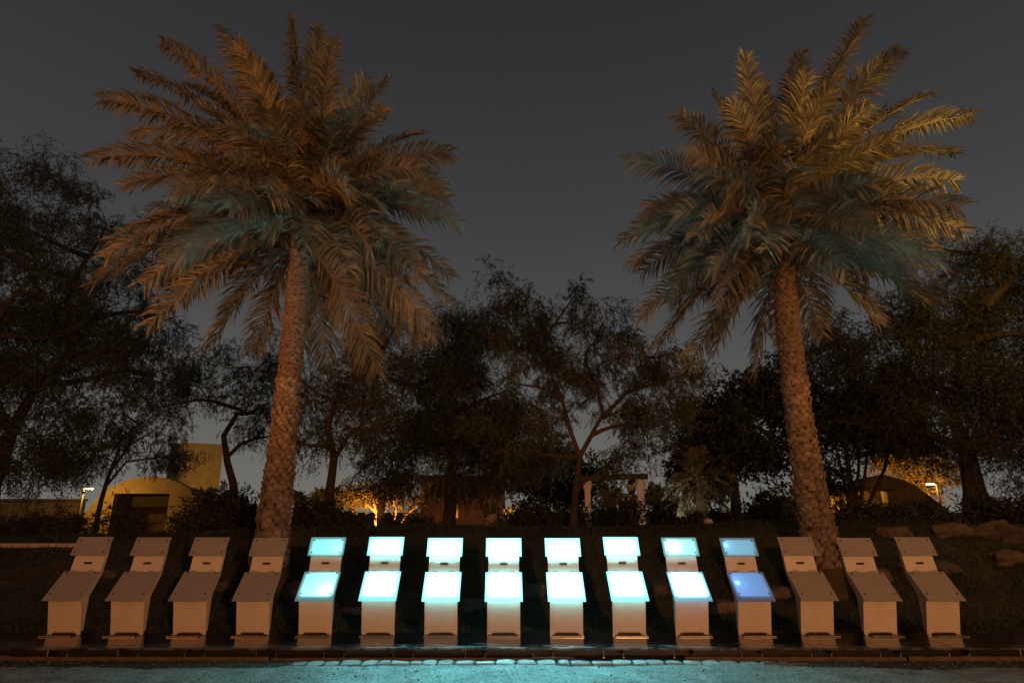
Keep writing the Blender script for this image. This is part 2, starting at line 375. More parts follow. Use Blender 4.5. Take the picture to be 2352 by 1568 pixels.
# pale cobbles along the sand edge
def rock_mesh(name, seed, sx, sy, sz, sub=2, rough=.22, box=.5):
    r = random.Random(seed); bm = bmesh.new(); bmesh.ops.create_icosphere(bm, subdivisions=sub, radius=1)
    ph = [r.uniform(0, 6) for _ in range(6)]
    for v in bm.verts:
        p = v.co.copy(); m_ = max(abs(p.x), abs(p.y), abs(p.z)); p = p.lerp(p / m_ * .86, box)
        n = 1 + rough * (sin(p.x * 2.3 + ph[0]) * sin(p.y * 2.7 + ph[1]) + .6 * sin(p.z * 4 + ph[2] + p.x * 2) + .35 * sin(p.x * 7 + ph[3]) * sin(p.y * 6 + ph[4]) + .25 * sin(p.z * 11 + ph[5] + 4 * p.y))
        v.co = Vector((p.x * sx * n, p.y * sy * n, p.z * sz * n))
    me = bpy.data.meshes.new(name); bm.to_mesh(me); bm.free()
    return me
cme = []
for k in range(7):
    me = rock_mesh('cobble', 60 + k, .5, .5, .5, 3, .075, .92); me.polygons.foreach_set('use_smooth', [True] * len(me.polygons)); me.materials.append(M_COBBLE); cme.append(me)
CORD = ['first', 'second', 'third', 'fourth', 'fifth', 'sixth', 'seventh', 'eighth', 'ninth', 'tenth', 'eleventh', 'twelfth', 'thirteenth', 'fourteenth', 'fifteenth', 'sixteenth', 'seventeenth', 'eighteenth', 'nineteenth', 'twentieth']
CORD += ['twenty-' + q for q in CORD[:9]] + ['thirtieth'] + ['thirty-' + q for q in CORD[:9]]
x = -2.35; i = 0
while x < 3.1:
    w = rnd.uniform(.12, .23); d = rnd.uniform(.15, .19)
    o = link('cobble', cme[i % 7], None); far_ = max(0, abs(x + w / 2 - .35) - 1.5)
    o.location = (x + w / 2, 7.345 + rnd.uniform(-.012, .014), -.120 - .012 * far_); o.scale = (w * 1.05, d * 1.1, .058); o.rotation_euler = (rnd.uniform(-.06, .10), rnd.uniform(-.06, .06), rnd.uniform(-.10, .10) + (pi if i % 2 else 0))
    tag(o, '%s pale cobble from the left in the row along the sand' % CORD[i], 'cobble', 'cobbles along the sand edge')
    x += w + rnd.uniform(.004, .022); i += 1

# ---------------------------------------------------------------- kiosks
PW = .478
LPa, LPb = (-.195, .417), (.131, .733)
UPa, UPb = (.180, .930), (.296, 1.159)
prof = [(.004, .035), (-.100, .455), (-.100, .478), (.143, .712), (.200, .716), (.256, .925), (.212, .946), (.300, 1.120), (.340, 1.108), (.310, .915), (.25, .69), (.06, .44), (.055, .035)]
b = MB(); b.prism_x(prof, -.196, .196); me_housing = b.mesh('housing')
def sheet(w0, p0, p1, off, th, notch=False):         # thin panel lying along p0-p1 (yz), set off in front
    d = Vector((0, p1[0] - p0[0], p1[1] - p0[1])); L_ = d.length; d.normalize(); n = Vector((0, -d.z, d.y))
    h = w0 / 2
    if notch: out = [(-h, 0), (-h + .052, 0), (-h + .058, .014), (-h + .080, .027), (h - .080, .027), (h - .058, .014), (h - .052, 0), (h, 0), (h, L_), (-h, L_)]
    else: out = [(-h, 0), (h, 0), (h, L_), (-h, L_)]
    m = MB(); P0 = Vector((0, *p0)); k = len(out)
    vs = [P0 + d * w + n * off + Vector((u, 0, 0)) for u, w in out] + [P0 + d * w + n * (off + th) + Vector((u, 0, 0)) for u, w in out]
    m.add(vs, [tuple(range(k)), tuple(range(2 * k - 1, k - 1, -1))] + [(i, (i + 1) % k, (i + 1) % k + k, i + k) for i in range(k)])
    return m.mesh('panel')
def fix(me, bev=0):
    bm = bmesh.new(); bm.from_mesh(me); bmesh.ops.recalc_face_normals(bm, faces=bm.faces)
    if bev: bmesh.ops.bevel(bm, geom=[e for e in bm.edges if e.calc_face_angle(0) > .6], offset=bev, segments=2, affect='EDGES')
    bm.to_mesh(me); bm.free(); return me
fix(me_housing)
me_front = fix(sheet(.420, (.0, .004), (-.111, .470), .004, .004, True), .0012)
me_mid = fix(sheet(.412, (.197, .722), (.252, .922), .004, .004), .0012)
for me in (me_housing, me_front, me_mid): me.materials.append(M_WHITE)
def plate_mesh(name, w, l):
    b = MB(); b.box(-w / 2, w / 2, -l / 2, l / 2, -.004, .004); return fix(b.mesh(name), .0015)
LPL = sqrt((LPb[0] - LPa[0]) ** 2 + (LPb[1] - LPa[1]) ** 2); UPL = sqrt((UPb[0] - UPa[0]) ** 2 + (UPb[1] - UPa[1]) ** 2)
LPT = math.atan2(LPb[1] - LPa[1], LPb[0] - LPa[0]); UPT = math.atan2(UPb[1] - UPa[1], UPb[0] - UPa[0])
me_bolt = cyl_mesh('bolt', .0098, .014, 12); me_bolt.materials.append(M_BOLT)
me_screw = cyl_mesh('screw', .004, .004, 8); me_screw.materials.append(M_BOLT)
me_pin = cyl_mesh('pin', .0045, .004, 8); me_pin.materials.append(M_STEEL)
b = MB(); seg = []
for k in range(9): an = -pi / 2 + pi * k / 8; seg.append((.042 + .0135 * cos(an), .0135 * sin(an)))
for k in range(9): an = pi / 2 + pi * k / 8; seg.append((-.042 + .0135 * cos(an), .0135 * sin(an)))
b.prism_z(seg, 0, .008); me_sensor = fix(b.mesh('sensor_bar')); me_sensor.materials.append(M_DARK)
b = MB(); b.box(-.195, .195, -.004, .004, .003, .013); b.box(-.203, -.193, -.012, .010, .002, .011); b.box(.193, .203, -.012, .010, .002, .011)
me_lip = fix(b.mesh('foot_lip')); me_lip.materials.append(M_STEEL)
b = MB(); b.box(-.19, .19, -.14, .05, .001, .005); me_basep = b.mesh('base_plate'); me_basep.materials.append(M_TILEBASE)
b = MB()
b.box(-.155, -.075, .008, .05, .005, .03); b.box(-.06, .02, .012, .05, .005, .034); b.box(.04, .07, .008, .05, .005, .022); b.box(.09, .155, .014, .05, .005, .031)
b.tube([(-.15, .004, .02), (-.05, -.004, .012), (.03, .0, .022), (.12, -.004, .012), (.15, .006, .02)], [.003] * 5, 5)
me_elec = b.mesh('power_unit'); me_elec.materials.append(M_ELEC)
b = MB(); b.box(-.024, .024, -.02, .03, .0, .006); b.tube([(0, -.010, .006), (0, -.010, .017)], [.006, .006], 6); me_foot = b.mesh('foot'); me_foot.materials.append(M_STEEL)
b = MB(); b.box(-.038, .038, -.003, .003, -.003, .003); me_slot = b.mesh('slot'); me_slot.materials.append(M_DARK)
b = MB(); b.tube([(0, .062, .43), (0, .068, .20), (0, .060, .02)], [.006, .006, .006], 6); me_strut = b.mesh('rear_cable'); me_strut.materials.append(M_DARK)

CY_ = (.23, 1.0, 1.10)
LABELS = ['unlit white reading kiosk at the far left end of the row', 'second unlit kiosk from the left end', 'third unlit kiosk from the left end',
          'unlit kiosk in front of the left palm, left of the first glowing one', 'leftmost glowing kiosk, panels softly cyan and not quite white',
          'second glowing kiosk from the left', 'third glowing kiosk from the left', 'glowing kiosk in the middle of the row, seen straight on',
          'glowing kiosk just right of the middle one', 'glowing kiosk two places right of the middle one', 'glowing kiosk whose upper panel is white only on its left half',
          'dim kiosk with blue panels and a small hot spot at their left', 'unlit kiosk just right of the dim blue one', 'second unlit kiosk from the right end', 'unlit kiosk at the far right end of the row']
# core, edge, core colour, edge colour, gradient, hot spot   (lower, upper)
EDG = (.26, .92, .96); EDB = (.24, .66, 1.0)
LIT = {4: ((.95, .36, (.34, .98, 1.02), (.24, .80, .85), (1.6, -1.2), (.10, -.06, .22, 1.7)), (.72, .36, (.24, .92, .96), (.26, .92, .95), (1.5, -.5), (.17, -.03, .16, .9))),
       5: ((130, .62, CY_, EDG, (.5, 0), None), (160, .68, CY_, EDG, (.6, -.5), None)),
       6: ((290, .74, CY_, EDG, (0, 0), None), (370, .74, CY_, EDG, (0, 0), None)),
       7: ((350, .80, CY_, EDG, (0, 0), None), (450, .80, CY_, EDG, (0, 0), None)),
       8: ((310, .76, (.24, .96, 1.04), (.36, .80, 1.0), (0, 0), None), (390, .78, CY_, EDG, (0, 0), None)),
       9: ((210, .70, CY_, EDG, (-.5, 0), None), (265, .70, CY_, EDG, (-.8, 0), None)),
       10: ((34, .56, (.34, .93, 1.05), EDB, (-1.0, 0), None), (.50, .42, (.34, 1, 1.02), (.28, .9, .92), (-.6, 0), (-.10, 0, .20, 3.6))),
       11: ((.50, .15, (.15, .41, .95), (.22, .50, .90), (-1.2, 0), (-.155, .055, .075, 2.2)), (.42, .17, (.20, .68, .98), (.28, .66, .86), (-.9, 0), (-.175, .02, .06, 1.8)))}
# light leaking out of the back of the frosted plates where they overhang the housing
BACKC = (.25, 1.0, 1.06)
BACK = {4: 3, 5: 19, 6: 38, 7: 46, 8: 42, 9: 30, 10: 11, 11: .5}
lp_me = plate_mesh('glass_plate', PW, LPL); up_me = plate_mesh('glass_plate', PW, UPL)
rk = random.Random(11)
for k in range(15):
    X = (k - 7) * KS
    root = empty('reading_kiosk', (X, KY + rk.uniform(-.008, .008), 0), rk.uniform(-.012, .012), LABELS[k], 'kiosk', 'row of fifteen kiosks on the plinth')
    root.scale = (1, 1, 1 + rk.uniform(-.006, .010))
    link('housing', me_housing, None, root); link('rear_cable', me_strut, None, root, (.17, 0, 0))
    fp = link('front_panel', me_front, None, root)
    for u in (-.185, .185):
        dn = Vector((0, -.238, 1)).normalized()
        p = Vector((u, 0, 0)) + Vector((0, 0, .004)) + Vector((0, -.111, .466)).normalized() * .026
        o = link('screw', me_screw, None, fp, p + Vector((0, -.0085, -.002)), (radians(90) - .23, 0, 0))
        o2 = link('foot', me_foot, None, root, (u + (.004 if u > 0 else -.004), -.012, .0))
    mp_ = link('mid_panel', me_mid, None, root)
    md = Vector((0, .055, .200)).normalized(); mn = Vector((0, -md.z, md.y)); mrot = (math.atan2(md.z, md.y), 0, 0)
    p0 = Vector((0, .197, .722))
    for u, w in ((-.186, .025), (.186, .025), (-.186, .198), (.186, .198)):
        link('screw', me_screw, None, mp_, p0 + md * w + mn * .008 + Vector((u, 0, 0)), mrot)
    sb = link('sensor_bar', me_sensor, None, root, p0 + md * .112 + mn * .008, mrot)
    for u in (-.042, .042): link('pin', me_pin, None, sb, (u, 0, .006))
    for part, (pa, pb, tilt, L_, pm, bolts) in (('lower', (LPa, LPb, LPT, LPL, lp_me, ((-.187, LPL / 2 - .026), (.187, LPL / 2 - .026), (-.190, -LPL / 2 + .109), (.190, -LPL / 2 + .109)))),
                                                ('upper', (UPa, UPb, UPT, UPL, up_me, ((-.189, UPL / 2 - .045), (.189, UPL / 2 - .045), (-.189, -UPL / 2 + .043), (.189, -UPL / 2 + .043))))):
        me = pm.copy(); me.materials.clear()
        if k in LIT:
            core, edge, cc, ec, gr, hot = LIT[k][0 if part == 'lower' else 1]
            if part == 'lower': m = lit_plate_mat('backlit_glass', .206, -LPL / 2 + .072, LPL / 2 - .018, .045, .024, core, edge, cc, ec, gr, hot)
            else: m = lit_plate_mat('backlit_glass', .206, -UPL / 2 + .016, UPL / 2 - .034, .035, .020, core, edge, cc, ec, gr, hot)
            me.materials.append(m); me.materials.append(emit('backlit_glass_rear_%d' % k, BACKC if k < 10 else (.22, .7, 1.1), BACK[k] * (.15 if part == 'lower' else 1)))
            for p in me.polygons: p.material_index = 1 if p.normal.z < -.7 else 0
        else: me.materials.append(M_GLASS)
        pl = link('glass_plate', me, None, root, (0, (pa[0] + pb[0]) / 2, (pa[1] + pb[1]) / 2), (tilt, 0, 0))
        if k in LIT: pl['label'] = part + ' frosted glass plate, lit from behind'
        for u, w in bolts: link('bolt', me_bolt, None, pl, (u, w, -.003))
    for u in (-.115, .115): link('slot', me_slot, None, root, (u, LPb[0] + .004, LPb[1] + .012))
    link('base_plate', me_basep, None, root); link('power_unit', me_elec, None, root)
    link('foot_lip', me_lip, None, root, (0, -.165, 0))

# ---------------------------------------------------------------- lamps
def point_light(parent, loc, col, watts, rad=.08, spot=None, rot=None, blend=.5):
    l = bpy.data.lights.new('bulb', 'SPOT' if spot else 'POINT'); l.color = col; l.energy = watts; l.shadow_soft_size = rad
    if spot: l.spot_size = radians(spot); l.spot_blend = blend
    o = bpy.data.objects.new('bulb', l); COL.objects.link(o); o.parent = parent; o.location = loc
    if rot: o.rotation_euler = rot
    return o
def street_lamp(x, y, z0, h, aim, col, watts, label, rad=.12):
    r = empty('street_lamp', (x, y, z0), 0, label, 'lamp', 'street lamps around the park')
    a = Vector((cos(aim), sin(aim), 0))
    m = MB(); m.tube([(0, 0, 0), (0, 0, .5), (0, 0, h)], [.09, .06, .045], 10); m.build('post', M_PAINTPOST, r)
    m = MB(); m.tube([(0, 0, h - .05), a * .5 + Vector((0, 0, h + .1)), a * 1.1 + Vector((0, 0, h + .1))], [.04, .035, .03], 8); m.build('arm', M_PAINTPOST, r)
    hd = a * 1.35 + Vector((0, 0, h + .1))
    m = MB(); m.box(-.32, .32, -.13, .13, 0, .12); m.build('lantern', M_PAINTPOST, r, hd, (0, 0, aim), bevel=.03)
    m = MB(); m.box(-.26, .26, -.10, .10, -.025, -.004); m.build('diffuser', emit('lantern_glow' + str(col), col, 30), r, hd, (0, 0, aim))
    point_light(r, hd + Vector((0, 0, -.22)), col, watts, rad)
    return r
street_lamp(-19.0, -21.0, -.11, 5.6, .9, SODIUM, 2500, 'street lamp far behind the photographer on the left')
street_lamp(17.0, -23.0, -.11, 5.6, 2.2, (1., .33, .065), 1500, 'street lamp far behind the photographer on the right')
street_lamp(3.6, -7.0, -.11, 2.7, 1.6, (1., .40, .13), 3000, 'street lamp a little way behind the photographer')
street_lamp(14.2, 12.2, .6, 7.6, 3.1, YELLOW, 230, 'yellow street lamp beyond the right edge of the picture')
def floodlight(x, y, z, aim, col, watts, cone, label):
    r = empty('floodlight', (x, y, -.11), 0, label, 'floodlight', 'floodlights trained on the palms')
    m = MB(); m.tube([(0, 0, 0), (0, 0, z)], [.05, .045], 8); m.build('post', M_PAINTPOST, r)
    d = (Vector(aim) - Vector((x, y, z))).normalized(); q = d.to_track_quat('-Z', 'Y').to_euler()
    m = MB(); m.box(-.16, .16, -.12, .12, .02, .18); m.build('lamp_body', M_PAINTPOST, r, Vector((0, 0, z + .11)), q)
    point_light(r, Vector((0, 0, z + .11)) + d * .06, col, watts, .10, cone, q, .6)
floodlight(-12.5, -2.5, 3.6, (-4.9, 10.9, 7.4), (1., .29, .05), 4400, 42, 'floodlight on a post left of the photographer')
floodlight(10.5, -5.0, 3.2, (5.7, 10.9, 7.0), (1., .32, .06), 2500, 36, 'floodlight on a post right of the photographer')
floodlight(13.0, 7.4, 6.4, (7.4, 10.9, 8.9), YELLOW, 2000, 52, 'floodlight on a tall post beyond the right edge of the picture')

# unseen hedge shape added behind the camera to block low sky glow
hb = MB(); hx_ = [-64 + 4 * i for i in range(33)]; hr_ = random.Random(5)
hv = [(x, -36 + hr_.uniform(-.8, .8), z) for z in (-.2, 4, 8) for x in hx_] + [(x, -37 + hr_.uniform(-.6, .6), 9.5 + hr_.uniform(-1, 1.5)) for x in hx_] + [(x, -41, -.2) for x in hx_]
hb.add(hv, [(r_ * 33 + i, r_ * 33 + i + 1, (r_ + 1) * 33 + i + 1, (r_ + 1) * 33 + i) for r_ in range(4) for i in range(32)])
tag(hb.build('sky_blocker_hedge', M_HEDGE, smooth=True), 'tall dark hedge shape, unseen, added behind the camera to block sky glow', 'hedge')

# ---------------------------------------------------------------- date palms
def frond_mesh(B, C, T, rs, nl=92, wid=.040, maxlen=.50, roll=.22, tw=(0., 0.)):
    """rachis along a bowed curve B-C-T, leaflets in a V on both sides"""
    B, C, T = (np.array(q, float) for q in (B, C, T))
    ts = np.linspace(0, 1, 13)
    cur = lambda t: ((1 - t) ** 2)[:, None] * B + (2 * t * (1 - t))[:, None] * C + (t ** 2)[:, None] * T
    der = lambda t: unit((2 * (1 - t))[:, None] * (C - B) + (2 * t)[:, None] * (T - C))
    rb = MB(); rb.tube(cur(ts), [.026 * (1 - t) ** .8 + .004 for t in ts], 4)
    V = list(rb.v); Fc = list(rb.f); nr = len(Fc)
    t = np.linspace(.12, .995, nl)
    P = cur(t); D = der(t)
    up0 = np.array([0, 0, 1.]) + rs.normal(0, roll, 3); S = unit(np.cross(D, up0)); U = unit(np.cross(S, D))
    ph = (tw[0] + tw[1] * t)[:, None]; S, U = S * np.cos(ph) + U * np.sin(ph), U * np.cos(ph) - S * np.sin(ph)
    prof = np.clip((t - .06) / .24, 0, 1) ** .7 * (1 - .50 * np.clip((t - .60) / .40, 0, 1) ** 1.5)
    for sgn in (-1, 1):
        fw = (.34 + .62 * t) + rs.normal(0, .10, nl); lift = rs.normal(.30, .30, nl)
        d = unit(S * sgn * np.cos(fw)[:, None] * 1.0 + D * np.sin(fw)[:, None] + U * (lift * (1 - .3 * t))[:, None])
        ln = maxlen * prof * rs.uniform(.82, 1.1, nl)
        w = unit(np.cross(d, U + rs.normal(0, .6, (nl, 3)))) * (wid * (.55 + .45 * prof))[:, None] * .5
        m = P + d * (ln * .5)[:, None]
        tip = P + d * ln[:, None] + np.array([0, 0, -1.]) * (ln * .24)[:, None]
        n0 = len(V)
        A = np.stack([P - w * .5, P + w * .5, m + w, m - w, tip], 1)
        V += [tuple(q) for q in A.reshape(-1, 3)]
        for i in range(nl):
            o = n0 + i * 5; Fc += [(o, o + 1, o + 2, o + 3), (o + 3, o + 2, o + 4)]
    me = bpy.data.meshes.new('frond'); me.from_pydata(V, [], Fc); me.materials.append(M_FROND); me.materials.append(M_RACHIS)
    mi = np.zeros(len(Fc), dtype=np.int32); mi[:nr] = 1; me.polygons.foreach_set('material_index', mi); me.update()
    return me
def ctrl(B, T):
    h = Vector((T.x - B.x, T.y - B.y, 0)); dz = T.z - B.z
    return Vector((B.x + h.x * .52, B.y + h.y * .52, B.z + .5 * dz + .26 * h.length + .12))
boot_v = []
for k in range(6):
    r = random.Random(200 + k); w = r.uniform(.9, 1.1)
    # leaf-base stub: wide at the base, tapering to a cut, tilted out from the trunk
    m = MB(); hw = .075 * w; th = .045; L_ = .12 * r.uniform(.9, 1.15); sk = r.uniform(-.02, .02)
    m.add([(-hw, 0, -.045), (hw, 0, -.045), (hw * 1.0, .02, .02), (-hw * 1.0, .02, .02),
           (-hw * .62 + sk, .062, L_ * .72), (hw * .62 + sk, .060, L_ * .75), (hw * .55 + sk, .018, L_ * .9), (-hw * .55 + sk, .018, L_ * .88),
           (0 + sk * .5, .046, .005), (sk, .075, L_ * .66)],
          [(0, 1, 8), (1, 2, 8), (0, 8, 3), (3, 8, 9, 4), (8, 2, 5, 9), (4, 9, 5, 6, 7), (3, 4, 7), (2, 6, 5), (3, 7, 6, 2), (0, 3, 2, 1)])
    me = m.mesh('leaf_boot'); fix(me); me.materials.append(M_BOOT); boot_v.append(me)
def date_palm(label, base, ztop, r0, tips, nfill, seed, low_rings, bend, inner=(.5, 2.9)):
    rs = np.random.RandomState(seed); r = random.Random(seed)
    root = empty('date_palm', base, 0, label, 'palm tree', 'tall date palms behind the kiosks')
    H = ztop - base.z
    ax = lambda z: Vector((bend * sin(z / H * pi) , 0, z))
    def rad(z):
        t = z / H; return r0 * (1.0 - .22 * sstep(0, .5, t) - .12 * t + .32 * sstep(.10, 0, t))
    m = MB(); zs = [H * i / 40 for i in range(-2, 41)]; m.tube([ax(z) for z in zs], [rad(max(0, z)) * .88 for z in zs], 14); m.build('trunk', M_TRUNKCORE, root, smooth=True)
    z = .35; ring = 0; nparts = 0; stuff_v = []; stuff_f = []
    while z < H - .05:
        t = z / H; low = ring < low_rings
        per = 10 if low else 13
        n = per
        sc = (.86 - .22 * t) if low else .56
        for i in range(n):
            an = 2 * pi * (i + ring * .618 + r.uniform(-.22, .22)) / n
            c = ax(z); rr = rad(z) * .86
            mtx = Matrix.Translation(c + Vector((cos(an) * rr, sin(an) * rr, r.uniform(-.03, .03) if low else r.uniform(-.01, .01)))) @ Matrix.Rotation(an - pi / 2, 4, 'Z') @ Matrix.Rotation(r.uniform(-.10, .12) - (.05 if low else .22), 4, 'X') @ Matrix.Rotation(r.uniform(-.25, .25), 4, 'Y') @ Matrix.Diagonal((sc * (1.25 if low else 1.3) * r.uniform(.75, 1.25), sc * r.uniform(.6, 1.35), sc * (1.1 if low else .62) * r.uniform(.75, 1.3), 1))
            me = boot_v[r.randrange(6)]
            if nparts < 300 and low and sin(an) < .35:
                o = link('leaf_boot', me, None, root); o.matrix_local = mtx; nparts += 1
            else:
                off = len(stuff_v); stuff_v += [tuple(mtx @ v.co) for v in me.vertices]; stuff_f += [tuple(off + q for q in p.vertices) for p in me.polygons]
        z += .078 if low else .052
        ring += 1
    me = bpy.data.meshes.new('boot_scars'); me.from_pydata(stuff_v, [], stuff_f); me.materials.append(M_BOOT); fix(me)
    tag(link('boot_scars', me, None, root), kind='stuff')
    # matted fibre and fresh leaf bases under the crown
    m = MB()
    for i in range(70):
        an = r.uniform(0, 2 * pi); zz = H + r.uniform(-.45, .45); rr = rad(H) * .8
        p = Vector((cos(an) * rr, sin(an) * rr, zz)); q = p + Vector((cos(an) * .18, sin(an) * .18, .30))
        m.tube([p - Vector((cos(an), sin(an), 0)) * .05, p.lerp(q, .5) + Vector((0, 0, -.02)), q], [.05, .042, .02], 5)
    m.tube([(0, 0, H - .1), (0, 0, H + .35), (0, 0, H + .75)], [rad(H) * .9, rad(H) * .85, .07], 12)
    m.build('crown_base', M_TRUNKCORE, root)
    top = base + Vector((0, 0, H))
    out = []
    for (px, py, dy) in tips:
        T = at(px, py, base.y + dy); out.append(T - base)
    ctr = Vector((0, 0, H + .35))
    for i in range(nfill):                           # fronds on all sides, spiralling from the spear downwards
        t = (i + .5) / nfill; az = i * 2.39996 + seed; el = radians(80 - 102 * t ** .9) + r.uniform(-.12, .12)
        Lf = r.uniform(1.3, 2.7) if t < .2 else r.uniform(2.1, 3.0)
        T = ctr + Vector((cos(az) * cos(el), sin(az) * cos(el), sin(el))) * Lf
        T.z -= .55 * cos(el) * (.5 + t)
        out.append(T)
    for T in out:
        h = Vector((T.x, T.y, 0)); hl = h.length; el = math.atan2(T.z - (H + .35), hl)
        zb = H + .30 + .42 * sin(el)
        an = math.atan2(T.y, T.x); Bp = Vector((cos(an) * .13 * cos(el), sin(an) * .13 * cos(el), zb))
        Cp = ctrl(Bp, T); ln = (T - Bp).length
        me = frond_mesh(Bp, Cp, T, rs, nl=int(31 * ln) if ln > 1.4 else 40, maxlen=.62 * min(1, .5 + ln * .18), roll=.30, tw=(rs.uniform(-.25, .25), (1 if rs.uniform() < .5 else -1) * rs.uniform(.35, 1.45)))
        link('frond', me, None, root)
    return root
PY = 10.9
bl = at(624, 1230, PY); bl.z = gz(bl.x, PY) - .05
tl = at(668, 548, PY).z
tipsL = [(235, 228, -.6), (312, 170, .2), (370, 96, .4), (512, 62, .0), (548, 98, -.8), (672, 42, .5), (730, 58, 1.0), (766, 92, .2), (842, 178, .6), (893, 184, -.5), (880, 250, .8), (968, 306, .5), (1035, 350, .3),
         (1020, 425, .9), (1052, 512, -.2), (1028, 455, .2), (1032, 632, .4), (1030, 690, -.2), (1004, 772, .3), (960, 790, .9), (866, 858, -.3), (755, 846, .5), (580, 806, .3), (478, 800, -.4), (342, 742, -.6), (214, 650, -.5), (240, 590, .3),
         (262, 548, -1.0), (285, 425, .2), (212, 366, -.4), (300, 300, .7), (440, 200, .8), (600, 150, 1.1), (800, 300, 1.2), (700, 800, .9), (900, 700, 1.3), (420, 690, 1.2),
         (455, 480, -2.3), (470, 390, -2.1), (520, 290, -2.0), (800, 260, -2.0), (800, 620, -2.1), (700, 240, -2.2), (700, 560, -2.6), (930, 440, -1.6), (960, 620, -1.4), (620, 460, -2.6), (790, 430, -2.5), (350, 480, -1.6), (880, 540, -2.0)]
date_palm('date palm left of the gap of sky, its trunk rising behind the unlit kiosks', bl, tl, .30, tipsL, 64, 3, 42, .03)
br_ = at(1885, 1225, PY); br_.z = gz(br_.x, PY) - .05
tr = at(1800, 585, PY).z
tipsR = [(1985, 45, .3), (2066, 116, .6), (2136, 220, -.3), (2232, 268, .2), (2192, 352, .8), (2195, 415, -.3), (2216, 532, .0), (2150, 575, .5), (2142, 700, -.4), (2016, 738, -.2), (1890, 770, .8), (1738, 850, -.6), (1642, 812, -.2), (1582, 846, .3),
         (1512, 798, -.2), (1468, 732, .3), (1450, 612, .1), (1430, 552, -.4), (1484, 478, .5), (1442, 372, -.2), (1558, 262, .2), (1642, 220, .6), (1708, 128, .1), (1838, 122, .6), (1855, 172, -.8), (1760, 200, 1.0), (2000, 240, -.6), (1935, 160, .9),
         (1900, 320, -1.8), (1680, 420, -2.3), (2080, 480, -2.0), (1600, 400, -1.4), (1640, 620, -2.0), (1560, 660, -1.3), (1830, 480, -2.5), (1790, 290, -2.0), (2000, 420, -2.1), (2100, 620, -1.2), (1720, 540, -2.6), (1940, 620, -1.9), (1600, 540, -1.6)]
date_palm('date palm at the right, trunk between the second and third kiosk from the right end', br_, tr, .31, tipsR, 64, 8, 42, -.10)

# ---------------------------------------------------------------- broadleaf trees
def leaves(centers, radii, twigs, per, ll, lw, droop, rs, spread=.9):
    N = len(centers); c = np.repeat(centers, twigs, 0); r = np.repeat(radii, twigs)[:, None]
    off = unit(rs.normal(0, 1, (N * twigs, 3))) * rs.uniform(.1, 1, (N * twigs, 1)) ** .6
    st = c + off * r * spread * np.array([1, 1, .75])
    d = unit(off * .7 + rs.normal(0, .55, off.shape) + np.array([0, 0, -droop]))
    ln = r * rs.uniform(.35, .8, (N * twigs, 1))
    s = np.linspace(.05, 1, per)[None, :, None]
    pos = st[:, None] + d[:, None] * ln[:, None] * s + np.array([0, 0, -1.]) * droop * .4 * ln[:, None] * s ** 2
    n = pos.shape[0] * per; pos = pos.reshape(-1, 3); dd = np.repeat(d, per, 0)
    ld = unit(dd * .55 + rs.normal(0, .55, (n, 3)) + np.array([0, 0, -droop * .5]))
    sd = unit(np.cross(ld, rs.normal(0, 1, (n, 3))))
    L_ = ll * rs.uniform(.6, 1.25, (n, 1)); W = lw * rs.uniform(.7, 1.2, (n, 1))
    return np.stack([pos, pos + ld * L_ * .45 + sd * W * .5, pos + ld * L_, pos + ld * L_ * .45 - sd * W * .5], 1), st, d * ln
def bow(a, b, r, k=.12, n=6, sag=.0):
    a, b = Vector(a), Vector(b); L_ = (b - a).length; w1 = Vector((r.uniform(-1, 1), r.uniform(-1, 1), r.uniform(-.6, 1))) * L_ * k
    w2 = Vector((r.uniform(-1, 1), r.uniform(-1, 1), r.uniform(-1, 1))) * L_ * k * .4
    return [a.lerp(b, i / n) + w1 * sin(pi * i / n) + w2 * sin(2 * pi * i / n) + Vector((0, 0, -sag * L_ * (i / n) ** 2)) for i in range(n + 1)]
